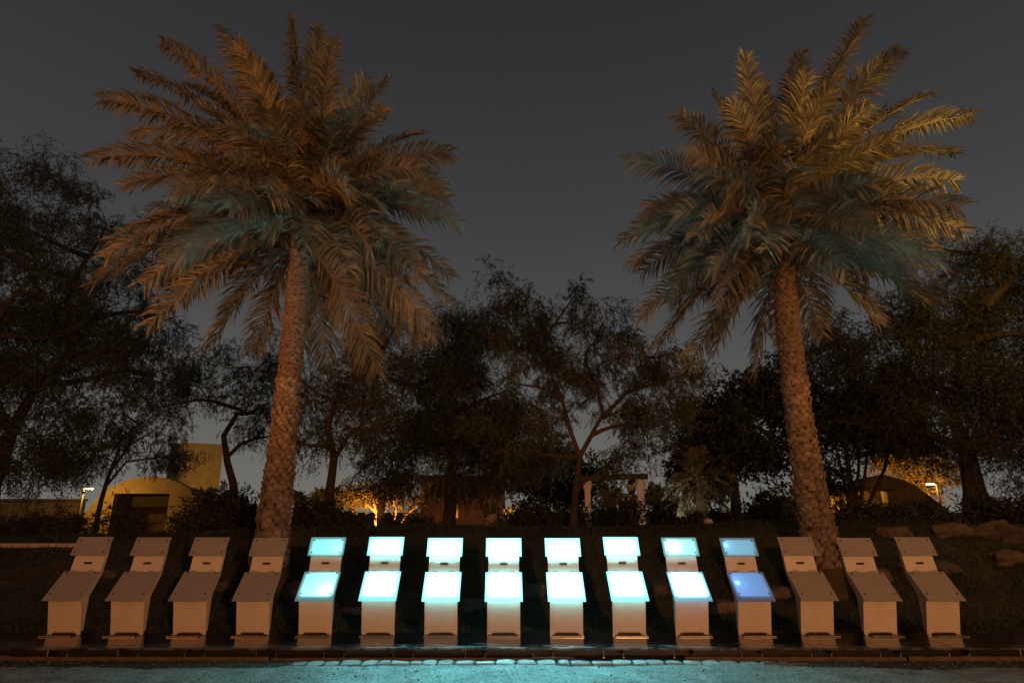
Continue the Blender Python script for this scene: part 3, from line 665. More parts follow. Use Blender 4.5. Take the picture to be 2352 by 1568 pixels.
def tree(name, label, trunk, tr0, blobs, ncl, leafm, seed, ll=.115, lw=.026, twigs=26, per=14, droop=.45, cr=(.45, .85), barkm=None, cat='tree', group='park trees behind the bank', limbs=9, stems=None, twigmesh=True):
    """trunk: list of (px, py, Y); blobs: (px, py, rx, ry, Y, ry_depth, weight) ellipses that bound the crown"""
    r = random.Random(seed); rs = np.random.RandomState(seed)
    tp = [at(*q) for q in trunk]; base = tp[0].copy(); g = gz(base.x, base.y)
    if base.z > g: tp.insert(0, Vector((base.x, base.y, g - .1))); base = tp[0].copy()
    root = empty(name, base, 0, label, cat, group)
    wsum = sum(b[6] for b in blobs); C = []; R = []
    for bl_ in blobs:
        k = max(2, int(ncl * bl_[6] / wsum)); sc = 1 / ppm(bl_[1], bl_[4])
        c0 = at(bl_[0], bl_[1], bl_[4])
        for i in range(k):
            u = unit(rs.normal(0, 1, 3)) * rs.uniform(.15, 1) ** .45
            C.append((c0.x + u[0] * bl_[2] * sc, c0.y + u[1] * bl_[5], c0.z + u[2] * bl_[3] * sc)); R.append(r.uniform(*cr))
    C = np.array(C); R = np.array(R)
    Q, st, dl = leaves(C, R, twigs, per, ll, lw, droop, rs)
    Q = Q - np.array(base)[None, None]
    me = quads_mesh('crown', Q); link('crown', me, leafm, root)
    m = MB(); pts = [p - base for p in tp]; n = len(pts)
    m.tube(pts, [tr0 * (1 - .55 * i / max(1, n - 1)) * (1.25 if i == 0 else 1) for i in range(n)], 9)
    m.build('trunk', barkm or M_BARK, root, smooth=True)
    # limbs to a spread of clumps, branchlets from the limbs to every clump
    top = pts[-1]; idx = list(range(len(C))); r.shuffle(idx); lm = MB(); nodes = [(top, tr0 * .4)]
    for q in pts[len(pts) // 2:-1]: nodes.append((q, tr0 * .4))
    lr = tr0 * .42
    for q in (stems or []):
        sp = [at(*z) - base for z in q]; lm.tube(sp, [lr * (1 - .6 * i / (len(sp) - 1)) * 1.15 for i in range(len(sp))], 7)
        nodes += [(z, lr * .5) for z in sp[1:]]
    for i in idx[:limbs]:
        e = Vector(C[i]) - base; s_ = min(nodes, key=lambda q: (q[0] - e).length + (1.2 if q[0].z > e.z else 0))[0]
        p = bow(s_, e, r, .10, 7); lm.tube(p, [lr * (1 - .8 * k / 7) for k in range(8)], 6)
        nodes += [(z, lr * .3) for z in p[2:]]
    for i in idx[limbs:]:
        e = Vector(C[i]) - base; s_ = min(nodes, key=lambda q: (q[0] - e).length)[0]
        p = bow(s_, e, r, .14, 4); w = max(.008, lr * .22); lm.tube(p, [w, w * .8, w * .65, w * .5, w * .3], 4, False)
        if r.random() < .5: nodes += [(z, w) for z in p[2:]]
    if twigmesh:
        k = rs.permutation(len(st))[:min(len(st), 900)]
        for i in k:
            a = st[i] - np.array(base); lm.tube([a, a + dl[i] * .9], [.006, .003], 3, False)
    lm.build('branches', barkm or M_BARK, root)
    return root
# left edge: very large, fine-leaved
tree('ghaf_tree', 'huge dark spreading tree at the left edge reaching behind the left palm', [(-40, 1240, 17), (-20, 1120, 17), (30, 980, 17.2), (90, 880, 17)], .26,
     [(90, 470, 150, 110, 17.5, 2.2, 15), (60, 640, 230, 140, 17, 2.5, 26), (150, 840, 240, 150, 17, 2.4, 26), (330, 640, 130, 150, 18, 1.8, 9), (-60, 900, 200, 230, 16.5, 2, 16), (60, 1040, 160, 90, 16.5, 1.8, 12), (330, 800, 120, 70, 17.5, 1.4, 6)], 240, M_GHAF, 21, limbs=14, cr=(.45, .9), twigs=60)
tree('ghaf_tree', 'slender tree with a bare curved trunk left of the left palm trunk', [(540, 1215, 21), (536, 1110, 21), (522, 1060, 21), (514, 1000, 21), (545, 950, 21)], .17,
     [(470, 870, 150, 75, 21, 1.6, 14), (600, 900, 110, 80, 21.4, 1.6, 12), (380, 900, 110, 60, 21, 1.4, 7), (620, 800, 70, 60, 21.5, 1.2, 5), (560, 1000, 50, 35, 21, .8, 2)], 96, M_GHAF, 22,
     stems=[[(520, 1050, 21), (552, 1020, 21), (590, 1005, 21), (640, 1000, 21)]], limbs=7, cr=(.4, .75), twigs=24)
tree('ghaf_tree', 'thin branching tree in front of the dome-shaped hut', [(215, 1230, 20), (232, 1150, 20), (250, 1090, 20), (275, 1030, 20)], .10,
     [(330, 985, 120, 40, 20, 1.3, 9), (250, 950, 70, 50, 20.2, 1.2, 6), (370, 1045, 90, 30, 20, 1, 7)], 40, M_GHAF, 33, limbs=6, cr=(.35, .6), twigs=22,
     stems=[[(255, 1080, 20), (300, 1020, 20), (360, 985, 20)], [(240, 1120, 20), (290, 1060, 20), (400, 1045, 20)]])
tree('ghaf_tree', 'tree with a dark sinuous trunk just right of the left palm', [(752, 1215, 18), (757, 1130, 18), (768, 1050, 18), (752, 985, 18), (770, 920, 18)], .17,
     [(740, 880, 110, 80, 18.2, 1.6, 14), (820, 960, 110, 90, 18, 1.6, 14), (700, 1000, 70, 55, 18, 1.3, 5), (860, 840, 90, 90, 18.5, 1.6, 10)], 92, M_GHAF, 23, limbs=8, cr=(.4, .75), twigs=24,
     stems=[[(764, 1060, 18), (800, 1000, 18), (850, 960, 18)]])
tree('ghaf_tree', 'broad dark tree filling the middle left behind the glowing kiosks', [(1030, 1215, 23), (1036, 1120, 23), (1040, 1040, 23), (1020, 980, 23)], .30,
     [(960, 900, 160, 130, 23, 2.4, 22), (1090, 880, 140, 150, 23, 2.4, 22), (1010, 1050, 190, 90, 22.5, 2.2, 24), (1180, 1000, 120, 90, 23, 2, 14), (920, 800, 70, 60, 23.5, 1.5, 4), (1050, 760, 60, 60, 23, 1.3, 5)], 190, M_GHAF, 24, limbs=12, cr=(.55, 1.0), twigs=64, per=15, ll=.125, lw=.03)
tree('ghaf_tree', 'airy tree with a forked trunk right of centre, in front of the open sky', [(1316, 1215, 16.5), (1322, 1130, 16.5), (1332, 1048, 16.5)], .15,
     [(1180, 740, 130, 75, 16.5, 1.5, 15), (1300, 780, 160, 100, 16.7, 1.6, 18), (1440, 860, 130, 95, 16.5, 1.5, 18), (1230, 880, 130, 90, 16.5, 1.5, 14), (1480, 980, 90, 70, 16.3, 1.2, 11), (1180, 990, 100, 50, 16.3, 1.2, 8), (1550, 850, 75, 45, 16.5, 1, 7), (1560, 940, 55, 40, 16.4, .9, 5), (1385, 745, 80, 50, 16.5, 1.1, 6), (1130, 650, 28, 40, 16.6, .5, 1.6), (1330, 668, 30, 26, 16.6, .4, 1.4), (1430, 1060, 60, 25, 16.3, .8, 4)],
     190, M_GHAF, 25, limbs=16, cr=(.32, .62), twigs=30, per=14, ll=.11, lw=.024, droop=.6,
     stems=[[(1332, 1048, 16.5), (1310, 990, 16.5), (1292, 920, 16.5), (1266, 860, 16.5), (1240, 800, 16.5)], [(1332, 1048, 16.5), (1358, 1000, 16.5), (1384, 950, 16.5), (1372, 890, 16.5), (1345, 830, 16.5)], [(1384, 960, 16.5), (1440, 900, 16.5), (1500, 870, 16.5)]])
tree('dense_tree', 'low dark dense tree left of the stone pergola', [(1330, 1230, 30), (1330, 1170, 30)], .2,
     [(1310, 1090, 80, 55, 30, 1.8, 14), (1200, 1075, 80, 50, 31, 1.8, 12), (1250, 1130, 120, 40, 30, 1.6, 12)], 70, M_DENSE, 26, ll=.20, lw=.10, twigs=24, per=10, droop=.1, cr=(.6, 1.1), limbs=5, twigmesh=False)
tree('dense_tree', 'dense rounded dark tree right of the stone pergola', [(1690, 1225, 20), (1690, 1150, 20), (1685, 1080, 20)], .24,
     [(1640, 980, 75, 75, 20, 1.6, 16), (1720, 950, 90, 90, 20.3, 1.8, 18), (1600, 1060, 50, 55, 20, 1.2, 9), (1690, 1070, 110, 60, 20, 1.6, 16), (1790, 900, 80, 90, 20.5, 1.6, 12)], 150, M_DENSE, 27, ll=.15, lw=.075, twigs=26, per=11, droop=.1, cr=(.40, .70), limbs=8, twigmesh=False)
tree('ghaf_tree', 'huge dark tree at the right edge behind the right palm', [(2250, 1225, 17), (2238, 1130, 17), (2220, 1040, 17), (2190, 960, 17)], .34,
     [(2280, 640, 160, 100, 17.3, 2, 18), (2120, 800, 230, 130, 17.5, 2.3, 26), (2330, 820, 160, 150, 16.8, 2.2, 20), (1960, 900, 140, 120, 18, 2, 16), (2150, 960, 230, 90, 17, 2.2, 22), (2360, 1010, 100, 110, 16.5, 1.8, 12), (1880, 790, 80, 90, 18, 1.3, 6)], 250, M_DARKGHAF, 28, limbs=14, cr=(.5, .9), twigs=60)
tree('dense_tree', 'dark bushy tree crown between the right palm trunk and the right hut', [(1960, 1225, 19), (1955, 1120, 19), (1940, 1010, 19)], .14,
     [(1930, 960, 110, 70, 19, 1.5, 12), (2030, 985, 90, 50, 19, 1.3, 8), (1890, 1080, 50, 60, 18.6, 1, 5)], 64, M_DENSE, 29, ll=.14, lw=.06, twigs=24, per=10, droop=.2, cr=(.4, .7), limbs=6, twigmesh=False,
     stems=[[(1962, 1215, 19), (1935, 1090, 19), (1915, 1000, 19)], [(1965, 1215, 19), (1985, 1100, 19), (2000, 990, 19)], [(1968, 1215, 19), (2030, 1080, 19), (2050, 980, 19)], [(1958, 1215, 19), (1972, 1080, 19), (1975, 970, 19)]])
tree('olive_tree', 'orange floodlit tree behind the right hut', [(2105, 1200, 27), (2098, 1110, 27), (2085, 1050, 27)], .16,
     [(2090, 1050, 80, 45, 27, 1.6, 14), (2140, 1085, 60, 45, 26.6, 1.4, 9), (2060, 1020, 60, 35, 27, 1.4, 6)], 64, M_ORANGELEAF, 30, ll=.13, lw=.055, twigs=26, per=10, droop=.1, cr=(.45, .75), limbs=6, twigmesh=False)
tree('olive_tree', 'small crooked tree with orange lit branches left of centre', [(868, 1225, 25), (864, 1195, 25), (866, 1178, 25)], .13,
     [(830, 1135, 60, 22, 25.4, 1.2, 9), (890, 1120, 70, 25, 25.6, 1.2, 9), (780, 1140, 45, 18, 26, 1, 5), (930, 1150, 40, 22, 25.6, 1, 4)], 60, M_ORANGELEAF, 31, ll=.12, lw=.05, twigs=22, per=9, droop=.1, cr=(.35, .6), limbs=4, barkm=M_BARKPALE, twigmesh=False,
     stems=[[(866, 1180, 25), (855, 1168, 25), (842, 1158, 25)], [(866, 1180, 25), (860, 1160, 25), (858, 1140, 25)], [(900, 1215, 25), (908, 1190, 25), (912, 1165, 25)], [(915, 1220, 25), (935, 1180, 25), (962, 1160, 25)]])

# ---------------------------------------------------------------- shrubs and hedges
def shrub(name, label, blobs, leafm, seed, ncl=24, ll=.09, lw=.045, cat='shrub', group='shrubs along the top of the bank', droop=.05, cr=(.22, .42), twigs=22, per=9):
    r = random.Random(seed); rs = np.random.RandomState(seed); c0 = at(*blobs[0][:2], blobs[0][4]); base = Vector((c0.x, c0.y, gz(c0.x, c0.y)))
    root = empty(name, base, 0, label, cat, group); C = []; R = []; w = sum(b[6] for b in blobs)
    for b_ in blobs:
        sc = 1 / ppm(b_[1], b_[4]); c = at(b_[0], b_[1], b_[4])
        for i in range(max(2, int(ncl * b_[6] / w))):
            u = unit(rs.normal(0, 1, 3)) * rs.uniform(.1, 1) ** .45
            C.append((c.x + u[0] * b_[2] * sc, c.y + u[1] * b_[5], max(c.z + u[2] * b_[3] * sc, gz(c.x, c.y) + .08))); R.append(r.uniform(*cr))
    C = np.array(C); Q, st, dl = leaves(C, np.array(R), twigs, per, ll, lw, droop, rs)
    link('foliage', quads_mesh('foliage', Q - np.array(base)[None, None]), leafm, root)
    m = MB()
    for i in range(0, len(C), 2):
        e = Vector(C[i]) - base; s_ = Vector((e.x * .8 + r.uniform(-.1, .1), e.y * .6, gz(base.x + e.x * .8, base.y + e.y * .6) - base.z - .05))
        p = bow(s_, e, r, .1, 3); m.tube(p, [.018, .014, .010, .006], 4, False)
    m.build('stems', M_BARK, root)
    return root
shrub('hedge', 'long dark clipped hedge below the right hut', [(2040, 1200, 110, 20, 14.2, .5, 3), (2130, 1192, 55, 22, 14.2, .5, 1.5), (1965, 1205, 40, 14, 14.2, .5, 1)], M_HEDGE, 51, 70)
shrub('shrub', 'rounded dark shrub left of the right palm trunk', [(1800, 1180, 50, 40, 14, .6, 1), (1750, 1165, 30, 35, 15, .5, .6)], M_HEDGE, 52, 36)
shrub('shrub', 'dark shrub at the right edge under the huge tree', [(2300, 1180, 70, 45, 14.5, .7, 1)], M_HEDGE, 53, 30)
shrub('shrub', 'leafy shrub at the far left edge below the huge tree', [(30, 1212, 50, 24, 15, .5, 1), (115, 1200, 50, 28, 15.5, .5, 1)], M_HEDGE, 54, 26, ll=.12, lw=.03, droop=.3)
shrub('shrub', 'small shrub beside the left street lamp post', [(160, 1215, 26, 22, 14.5, .4, 1)], M_HEDGE, 55, 8, ll=.12, lw=.03, droop=.3)
shrub('hedge', 'dark hedge between the dome-shaped hut and the left palm', [(515, 1170, 50, 42, 18, .9, 2), (560, 1190, 40, 32, 17, .7, 1), (450, 1205, 45, 22, 16, .6, .8)], M_HEDGE, 56, 62, ll=.11, lw=.05, cr=(.3, .5))
shrub('shrub', 'narrow-leaved shrub in front of the hut doorway', [(322, 1208, 30, 18, 15, .4, 1), (262, 1190, 12, 26, 15, .25, .5)], M_HEDGE, 57, 10, ll=.16, lw=.025, droop=.25)
shrub('hedge', 'dark hedge right of the left palm trunk', [(715, 1190, 55, 24, 17, .7, 1.5), (785, 1206, 40, 12, 17, .6, 1.0)], M_HEDGE, 58, 52, cr=(.3, .5), ll=.11, lw=.05)
shrub('shrub', 'low shrubs below the orange lit branches', [(905, 1212, 40, 8, 16.5, .4, 1), (965, 1208, 34, 10, 17, .4, 1)], M_HEDGE, 59, 14)
shrub('shrub', 'dark bush under the pergola beam', [(1400, 1192, 50, 14, 19, .6, 1.5), (1448, 1170, 14, 18, 18, .25, .5)], M_HEDGE, 60, 24, cr=(.28, .45), ll=.11, lw=.05)
shrub('shrub', 'bush below the small palms right of the pergola', [(1540, 1180, 50, 25, 19, .8, 1)], M_HEDGE, 61, 24, cr=(.28, .45), ll=.11, lw=.05)
shrub('shrub', 'pale lit bush at the foot of the drooping grey palm', [(1590, 1190, 34, 18, 18.8, .4, 1), (1650, 1192, 36, 18, 18.8, .4, .8)], M_ORANGELEAF, 62, 30, cr=(.26, .42))
shrub('shrub', 'dark bush in the middle below the forked tree', [(1250, 1195, 110, 22, 18, .9, 1)], M_HEDGE, 63, 36, cr=(.28, .45))
shrub('shrub', 'orange lit bush left of the right hut', [(1935, 1150, 26, 32, 21, .5, 1)], M_ORANGELEAF, 64, 18, cr=(.24, .40))

# ---------------------------------------------------------------- small palms in the distance
def small_palm(label, px, py, Y, R_px, seed, n=34, trunk_r=.16, lo=-40, droop=.5):
    c = at(px, py, Y); base = Vector((c.x, c.y, gz(c.x, c.y))); r = random.Random(seed); rs = np.random.RandomState(seed)
    root = empty('small_palm', base, 0, label, 'palm tree', 'small palms in the garden'); H = c.z - base.z; L_ = R_px / ppm(py, Y)
    if H > .3:
        m = MB(); zs = [H * i / 8 for i in range(9)]; m.tube([(0, 0, z) for z in zs], [trunk_r * (1.15 - .3 * i / 8 + (.06 if i % 2 else 0)) for i in range(9)], 9); m.build('trunk', M_BARK, root)
    for i in range(n):
        t = (i + .5) / n; az = i * 2.39996 + seed; el = radians(80 - (80 - lo) * t) + r.uniform(-.1, .1)
        T = Vector((cos(az) * cos(el), sin(az) * cos(el), sin(el))) * L_ * r.uniform(.85, 1.1) + Vector((0, 0, H)); T.z -= droop * L_ * cos(el) * .5
        if T.z < .1: T.z = .1
        B_ = Vector((cos(az) * .06, sin(az) * .06, H))
        link('frond', frond_mesh(B_, ctrl(B_, T), T, rs, nl=26, wid=.05, maxlen=.26 * L_), None, root)
small_palm('grey palm with drooping fronds standing right of the pergola', 1606, 1108, 18.2, 82, 71, 46, .15, -55)
small_palm('bushy low palm seen between the pergola columns', 1408, 1168, 28, 58, 72, 30, .2, 5, .3)
small_palm('bushy low palm just right of the pergola', 1508, 1165, 28, 60, 73, 30, .2, 5, .3)
small_palm('small palm right of the left palm trunk against the sky', 736, 1160, 31, 42, 74, 26, .2, 0, .3)
small_palm('smallest far palm close to the left palm trunk', 682, 1162, 34, 36, 75, 22, .2, 0, .3)

# ---------------------------------------------------------------- buildings and garden structures
def G(x, y): return gz(x, y)
# dome-shaped hut with a wide rectangular doorway
hy = 27.0; hc = at(335, 1175, hy); hg = G(hc.x, hy)
hut = empty('mud_hut', (hc.x, hy, hg), radians(8), 'rounded mud hut with a wide dark doorway beside the left street lamp', 'hut')
Wd = 138 / ppm(1150, hy); Ht = at(345, 1094, hy).z - hg
arc = []
for k in range(25):
    a = pi - pi * k / 24; arc.append((Wd * cos(a) * (1 + .02 * sin(7 * a)), Ht * (abs(sin(a)) ** .62)))
dx0, dx1, dh = -Wd * .53, Wd * .33, at(335, 1133, hy).z - hg
fr = MB(); nA = len(arc); dep = 3.4
# front wall as strips round the doorway, then the vault behind
left = [p for p in arc if p[0] <= dx0] + [(dx0, Ht * (abs(sin(math.acos(max(-1, min(1, dx0 / Wd))))) ** .62))]
fr.prism_x([(0, 0), (0, 0)], 0, 0) if False else None
def yprism(mb, poly, y0, y1):
    n = len(poly); mb.add([(x, y0, z) for x, z in poly] + [(x, y1, z) for x, z in poly], [tuple(range(n)), tuple(range(2 * n - 1, n - 1, -1))] + [(i, i + n, (i + 1) % n + n, (i + 1) % n) for i in range(n)])
topz = lambda x: Ht * (max(0, 1 - abs(x / Wd) ** 2.1) ** .44)
xsL = [-Wd + (dx0 + Wd) * k / 8 for k in range(9)]; xsM = [dx0 + (dx1 - dx0) * k / 10 for k in range(11)]; xsR = [dx1 + (Wd - dx1) * k / 8 for k in range(9)]
yprism(fr, [(-Wd, 0), (dx0, 0)] + [(x, topz(x)) for x in xsL[::-1][:-1]], 0, .45)
yprism(fr, [(dx0 + .001, dh), (dx1 - .001, dh)] + [(x, topz(x)) for x in xsM[::-1]], .002, .45)
yprism(fr, [(dx1, 0), (Wd, 0)] + [(x, topz(x)) for x in xsR[::-1][1:]], 0, .45)
fr.build('front_wall', M_MUD, hut)
va = MB(); vx = [-Wd + 2 * Wd * k / 24 for k in range(25)]
va.add([(x * .99, .45, topz(x) * .985) for x in vx] + [(x * .9, dep, topz(x) * .9) for x in vx], [(i, i + 1, i + 26, i + 25) for i in range(24)]); va.build('vault', M_MUD, hut, smooth=True)
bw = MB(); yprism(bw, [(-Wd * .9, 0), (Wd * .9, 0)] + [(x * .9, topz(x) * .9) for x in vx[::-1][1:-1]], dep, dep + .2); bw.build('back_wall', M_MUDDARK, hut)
li = MB(); li.box(dx0, dx1, 1.6, 1.8, dh - .55, dh - .1); li.build('lintel_beam', M_BEAM, hut)
# tower
ty = 62.0; tc_ = at(424, 1016, ty); tg = G(tc_.x, ty)
tw = empty('mud_tower', (tc_.x, ty, tg), 0, 'tall yellow lit mud tower with narrow slits behind the dome-shaped hut', 'tower')
Htw = at(450, 1016, ty).z - tg; hw = 3.6
cs = [(.0, 0), (3.3, 1.7), (.6, 7.0), (-3.2, 3.4)]
lo = [(x * 1.03, y * 1.02 - .15) for x, y in cs]
tb_ = MB(); ztop_ = [Htw, Htw, Htw, Htw]
tb_.add([(x, y, 0) for x, y in lo] + [(x, y, z) for (x, y), z in zip(cs, ztop_)], [(0, 1, 5, 4), (1, 2, 6, 5), (2, 3, 7, 6), (3, 0, 4, 7), (4, 5, 6, 7)])
tb_.build('wall', M_MUD, tw)
fd = Vector((cs[1][0] - cs[0][0], cs[1][1] - cs[0][1], 0)); fl = fd.length; fdn = fd.normalized(); fnn = Vector((fdn.y, -fdn.x, 0))
ang = math.atan2(fd.y, fd.x)
b = MB(); b.box(-.045, .045, -.03, .05, -.40, .40); sl = b.mesh('slit_window'); sl.materials.append(M_MUDDARK)
b = MB(); b.box(-.07, .07, -.03, .05, -.08, .08); sq = b.mesh('vent_hole'); sq.materials.append(M_MUDDARK)
for i in range(6):
    t = .26 + .10 * i; p = Vector((cs[0][0], cs[0][1], 0)) + fd * t
    o = link('slit_window', sl, None, tw, (p.x, p.y + .0, Htw - 1.35), (0, 0, ang)); o = link('vent_hole', sq, None, tw, (p.x, p.y + .0, Htw - 2.5), (0, 0, ang))
b = MB()
for i in range(4):
    p = Vector((cs[i][0], cs[i][1], 0)); b.box(p.x - .22, p.x + .22, p.y - .2, p.y + .24, Htw - .02, Htw + .35)
b.build('merlons', M_MUD, tw)
# low mud wall on the far left
wl = at(60, 1180, 29); b = MB(); L2 = 6.0
wall = empty('mud_wall', (wl.x, 29, G(wl.x, 29)), .05, 'low sandy mud wall behind the shrubs at the left edge', 'wall')
b.box(-L2 / 2 - 1, L2 / 2 - .6, 0, .4, -.2, 1.75); b.build('wall_body', M_MUD, wall, bevel=.05)
b = MB(); b.box(-L2 / 2 - 1.05, L2 / 2 - .55, -.05, .45, 1.752, 1.87); b.build('coping', M_MUD, wall, bevel=.04)
# pale path edging left
e0 = at(-10, 1262, 11.9); b = MB(); b.box(-1.1, 1.1, -.04, .04, -.05, .03)
ea = at(85, 1257, 12.0); tag(b.build('kerb_stone', M_STONE, None, (ea.x, 12.0, G(ea.x, 12.0) + .03), (0, 0, .03), bevel=.01), 'thin pale kerb on the bank at the far left', 'kerb')
# right hut: mound with a lit opening
ry = 21.0; rc = at(2060, 1190, ry); rg = G(rc.x, ry)
rh = empty('mud_hut', (rc.x, ry, rg), radians(-6), 'low mound-shaped mud hut with a lit square opening at the right', 'hut')
sc = 1 / ppm(1140, ry); zt = lambda py: at(2060, py, ry).z - rg
op = ((1985 - 2060) * sc, (2048 - 2060) * sc, zt(1192), zt(1127))
prof_r = [(-102, 1215), (-99, 1142), (-76, 1120), (-52, 1096), (-12, 1089), (20, 1099), (50, 1112), (84, 1144), (108, 1166), (114, 1215)]
PR = [(x * sc, zt(y)) for x, y in prof_r]
def ptop(x):
    for (x0, z0), (x1, z1) in zip(PR, PR[1:]):
        if x0 <= x <= x1: return z0 + (z1 - z0) * (x - x0) / (x1 - x0)
    return 0
fr = MB()
xa = [p[0] for p in PR]
lx = [x for x in xa if x < op[0]]; mxs = [x for x in xa if op[0] < x < op[1]]; rx_ = [x for x in xa if x > op[1]]
yprism(fr, [(PR[0][0], -.2), (op[0], -.2), (op[0], ptop(op[0]))] + [(x, ptop(x)) for x in lx[::-1]], 0, .4)
yprism(fr, [(op[0] + .001, op[3]), (op[1] - .001, op[3]), (op[1] - .001, ptop(op[1]))] + [(x, ptop(x)) for x in mxs[::-1]] + [(op[0] + .001, ptop(op[0]))], .002, .4)
yprism(fr, [(op[1], -.2), (PR[-1][0], -.2)] + [(x, ptop(x)) for x in rx_[::-1][1:]] + [(op[1], ptop(op[1]))], 0, .4)
fr.build('front_wall', M_MUDDARK, rh)
va = MB(); k = len(PR); va.add([(x, .4, z) for x, z in PR] + [(x * .8, 3.2, z * .9) for x, z in PR], [(i, i + 1, i + 1 + k, i + k) for i in range(k - 1)]); va.build('vault', M_MUDDARK, rh)
b = MB(); b.box(op[0] - 1, op[0] + (op[1] - op[0]) * .62, 1.6, 1.8, -.2, op[3] + .3); b.build('inner_wall', M_MUD, rh)
b = MB(); b.box(PR[0][0] * .8, PR[-1][0] * .8, 3.0, 3.15, -.2, zt(1100) * .86); b.build('back_wall', M_MUD, rh)
b = MB(); b.box(op[1] - .55, op[1] + .05, -.55, .1, op[3] + .02, op[3] + .07); b.build('canopy_board', M_WOOD, rh)
rl = empty('wall_lamp', rh.matrix_world @ Vector((0, 0, 0)), 0, 'lamp inside the lit opening of the right hut', 'lamp')
rl.location = (rc.x + (op[0] + op[1]) / 2 + .25, ry + 1.0, rg + op[3] + .15)
b = MB(); b.tube([(0, 0, 0), (0, 0, .08)], [.05, .03], 8); b.build('lamp_body', M_PAINTPOST, rl)
point_light(rl, (0, 0, -.1), YELLOW, 60, .05)
# pergola: stone columns with caps and beams
pg = empty('stone_pergola', at(1410, 1200, 24), 0, 'pale stone pergola with three square columns and a dark beam', 'pergola')
pg.location.z = G(pg.location.x, 24)
def column(px, Y, cap_y, wpx, parent, capw=1.45):
    c = at(px, cap_y, Y); g = G(c.x, Y); w = wpx / ppm(cap_y, Y) / 2; o = Vector((c.x, Y, g)) - parent.location; H_ = c.z - g
    b = MB(); b.prism_z([(-w, -w), (w, -w), (w, w), (-w, w)], -.1, H_ - .30)
    s_ = b.build('column', M_STONE, parent, o, bevel=.015)
    b = MB(); b.box(-w * capw, w * capw, -w * capw, w * capw, H_ - .30, H_); b.build('capital', M_STONE, s_, bevel=.02)
    b = MB(); b.box(-w * 1.2, w * 1.2, -w * 1.2, w * 1.2, H_ - .36, H_ - .302); b.build('neck', M_STONE, s_, bevel=.01)
    return c
c1 = column(1348, 24.5, 1104, 13, pg); c2 = column(1470, 23.0, 1100, 14, pg); c3 = column(1450, 29.0, 1112, 12, pg)
b = MB()
def beam(a, c, w, h, mb):
    a, c = Vector(a), Vector(c); d = (c - a).normalized(); s_ = d.cross(Vector((0, 0, 1))).normalized() * w / 2; u = Vector((0, 0, h))
    mb.add([a - s_, a + s_, c + s_, c - s_, a - s_ + u, a + s_ + u, c + s_ + u, c - s_ + u], [(0, 3, 2, 1), (4, 5, 6, 7), (0, 1, 5, 4), (1, 2, 6, 5), (2, 3, 7, 6), (3, 0, 4, 7)])
beam(c1 - pg.location + Vector((-.2, 0, .003)), c2 - pg.location + Vector((.25, -.05, .003)), .25, .20, b); b.build('beam', M_BEAM, pg)
b = MB(); beam(c3 - pg.location + Vector((0, .3, .003)), c2 - pg.location + Vector((-.02, .2, .006)), .22, .17, b); b.build('beam', M_BEAM, pg)
# single column left
pc = empty('stone_column', at(877, 1200, 22.5), 0, 'lone grey stone column in front of the orange lit tree', 'column'); pc.location.z = G(pc.location.x, 22.5)
column(877, 22.5, 1138, 15, pc, 1.05)
# terracotta house in the middle distance
ty2 = 46.0; tcx = at(1065, 1180, ty2); thg = G(tcx.x, ty2)
hs = empty('terracotta_house', (tcx.x, ty2, thg), 0, 'long terracotta house with small dark windows seen under the middle trees', 'house')
s2 = 1 / ppm(1150, ty2); Hh = at(1065, 1100, ty2).z - thg
b = MB(); b.box(-100 * s2, 95 * s2, 0, 5, -.1, Hh); b.build('wall', M_RED, hs)
b = MB(); b.box(-102 * s2, 97 * s2, -.12, 5.1, Hh + .002, Hh + .3); b.build('parapet', M_RED, hs)
b = MB(); b.box(-45 * s2, -20 * s2, -1.2, 0, -.1, Hh * .66); b.build('porch', M_RED, hs)
for wx, wy in ((-48, 1128), (22, 1128), (-26, 1172), (60, 1172)):
    zz = at(1065, wy, ty2).z - thg
    b = MB(); b.box(-.42, .42, -.04, .10, -.5, .5); w_ = b.build('window', M_WINDOW, hs, (wx * s2, 0, zz))
    b = MB(); b.box(-.5, .5, -.10, -.02, -.6, -.52); b.build('sill', M_STONE, w_)
    b = MB(); b.box(-.03, .03, -.07, -.03, -.5, .5); b.build('mullion', M_STONE, w_)
# pale gable wall and lit column right of it
gy = 40.0; gc = at(1150, 1190, gy); gg = G(gc.x, gy); s3 = 1 / ppm(1180, gy)
gw = empty('garden_pavilion', (gc.x, gy, gg), 0, 'small pale pavilion with a gold lit corner column in the middle', 'pavilion')
b = MB(); hL = at(1115, 1185, gy).z - gg; hR = at(1180, 1162, gy).z - gg
yprism(b, [(-32 * s3, -.1), (25 * s3, -.1), (25 * s3, hR), (-32 * s3, hL)], .2, 3); b.build('wall', M_STONE, gw)
b = MB(); b.box(26 * s3, 36 * s3, -.35, .1, -.1, hR - .35); b.build('column', M_MUD, gw)
b = MB(); b.box(20 * s3, 38 * s3, -.45, .2, hR - .348, hR); b.build('capital', M_MUD, gw)
ul = empty('garden_uplight', (gc.x + 40 * s3, gy - 1.6, gg), 0, 'ground spotlight in front of the pavilion column', 'lamp', 'ground spotlights')
b = MB(); b.tube([(0, 0, 0), (0, 0, .1), (0, .06, .22)], [.08, .07, .09], 8); b.build('lamp_body', M_PAINTPOST, ul)
point_light(ul, (0, .12, .3), YELLOW, 500, .04, 60, (radians(118), 0, 0))
# pale round planters and boulder near the pergola
for px, py, Y, s_, lab in ((1628, 1194, 15.5, .11, 'small white stone on the bank right of the pergola'),):
    c = at(px, py, Y); me = rock_mesh('garden_stone', int(px), s_, s_ * .9, s_ * .95, 3, .12, .2); me.polygons.foreach_set('use_smooth', [True] * len(me.polygons))
    tag(link('garden_stone', me, M_STONE, None, (c.x, Y, max(G(c.x, Y) + s_ * .4, c.z - s_ * .4))), lab, 'stone')

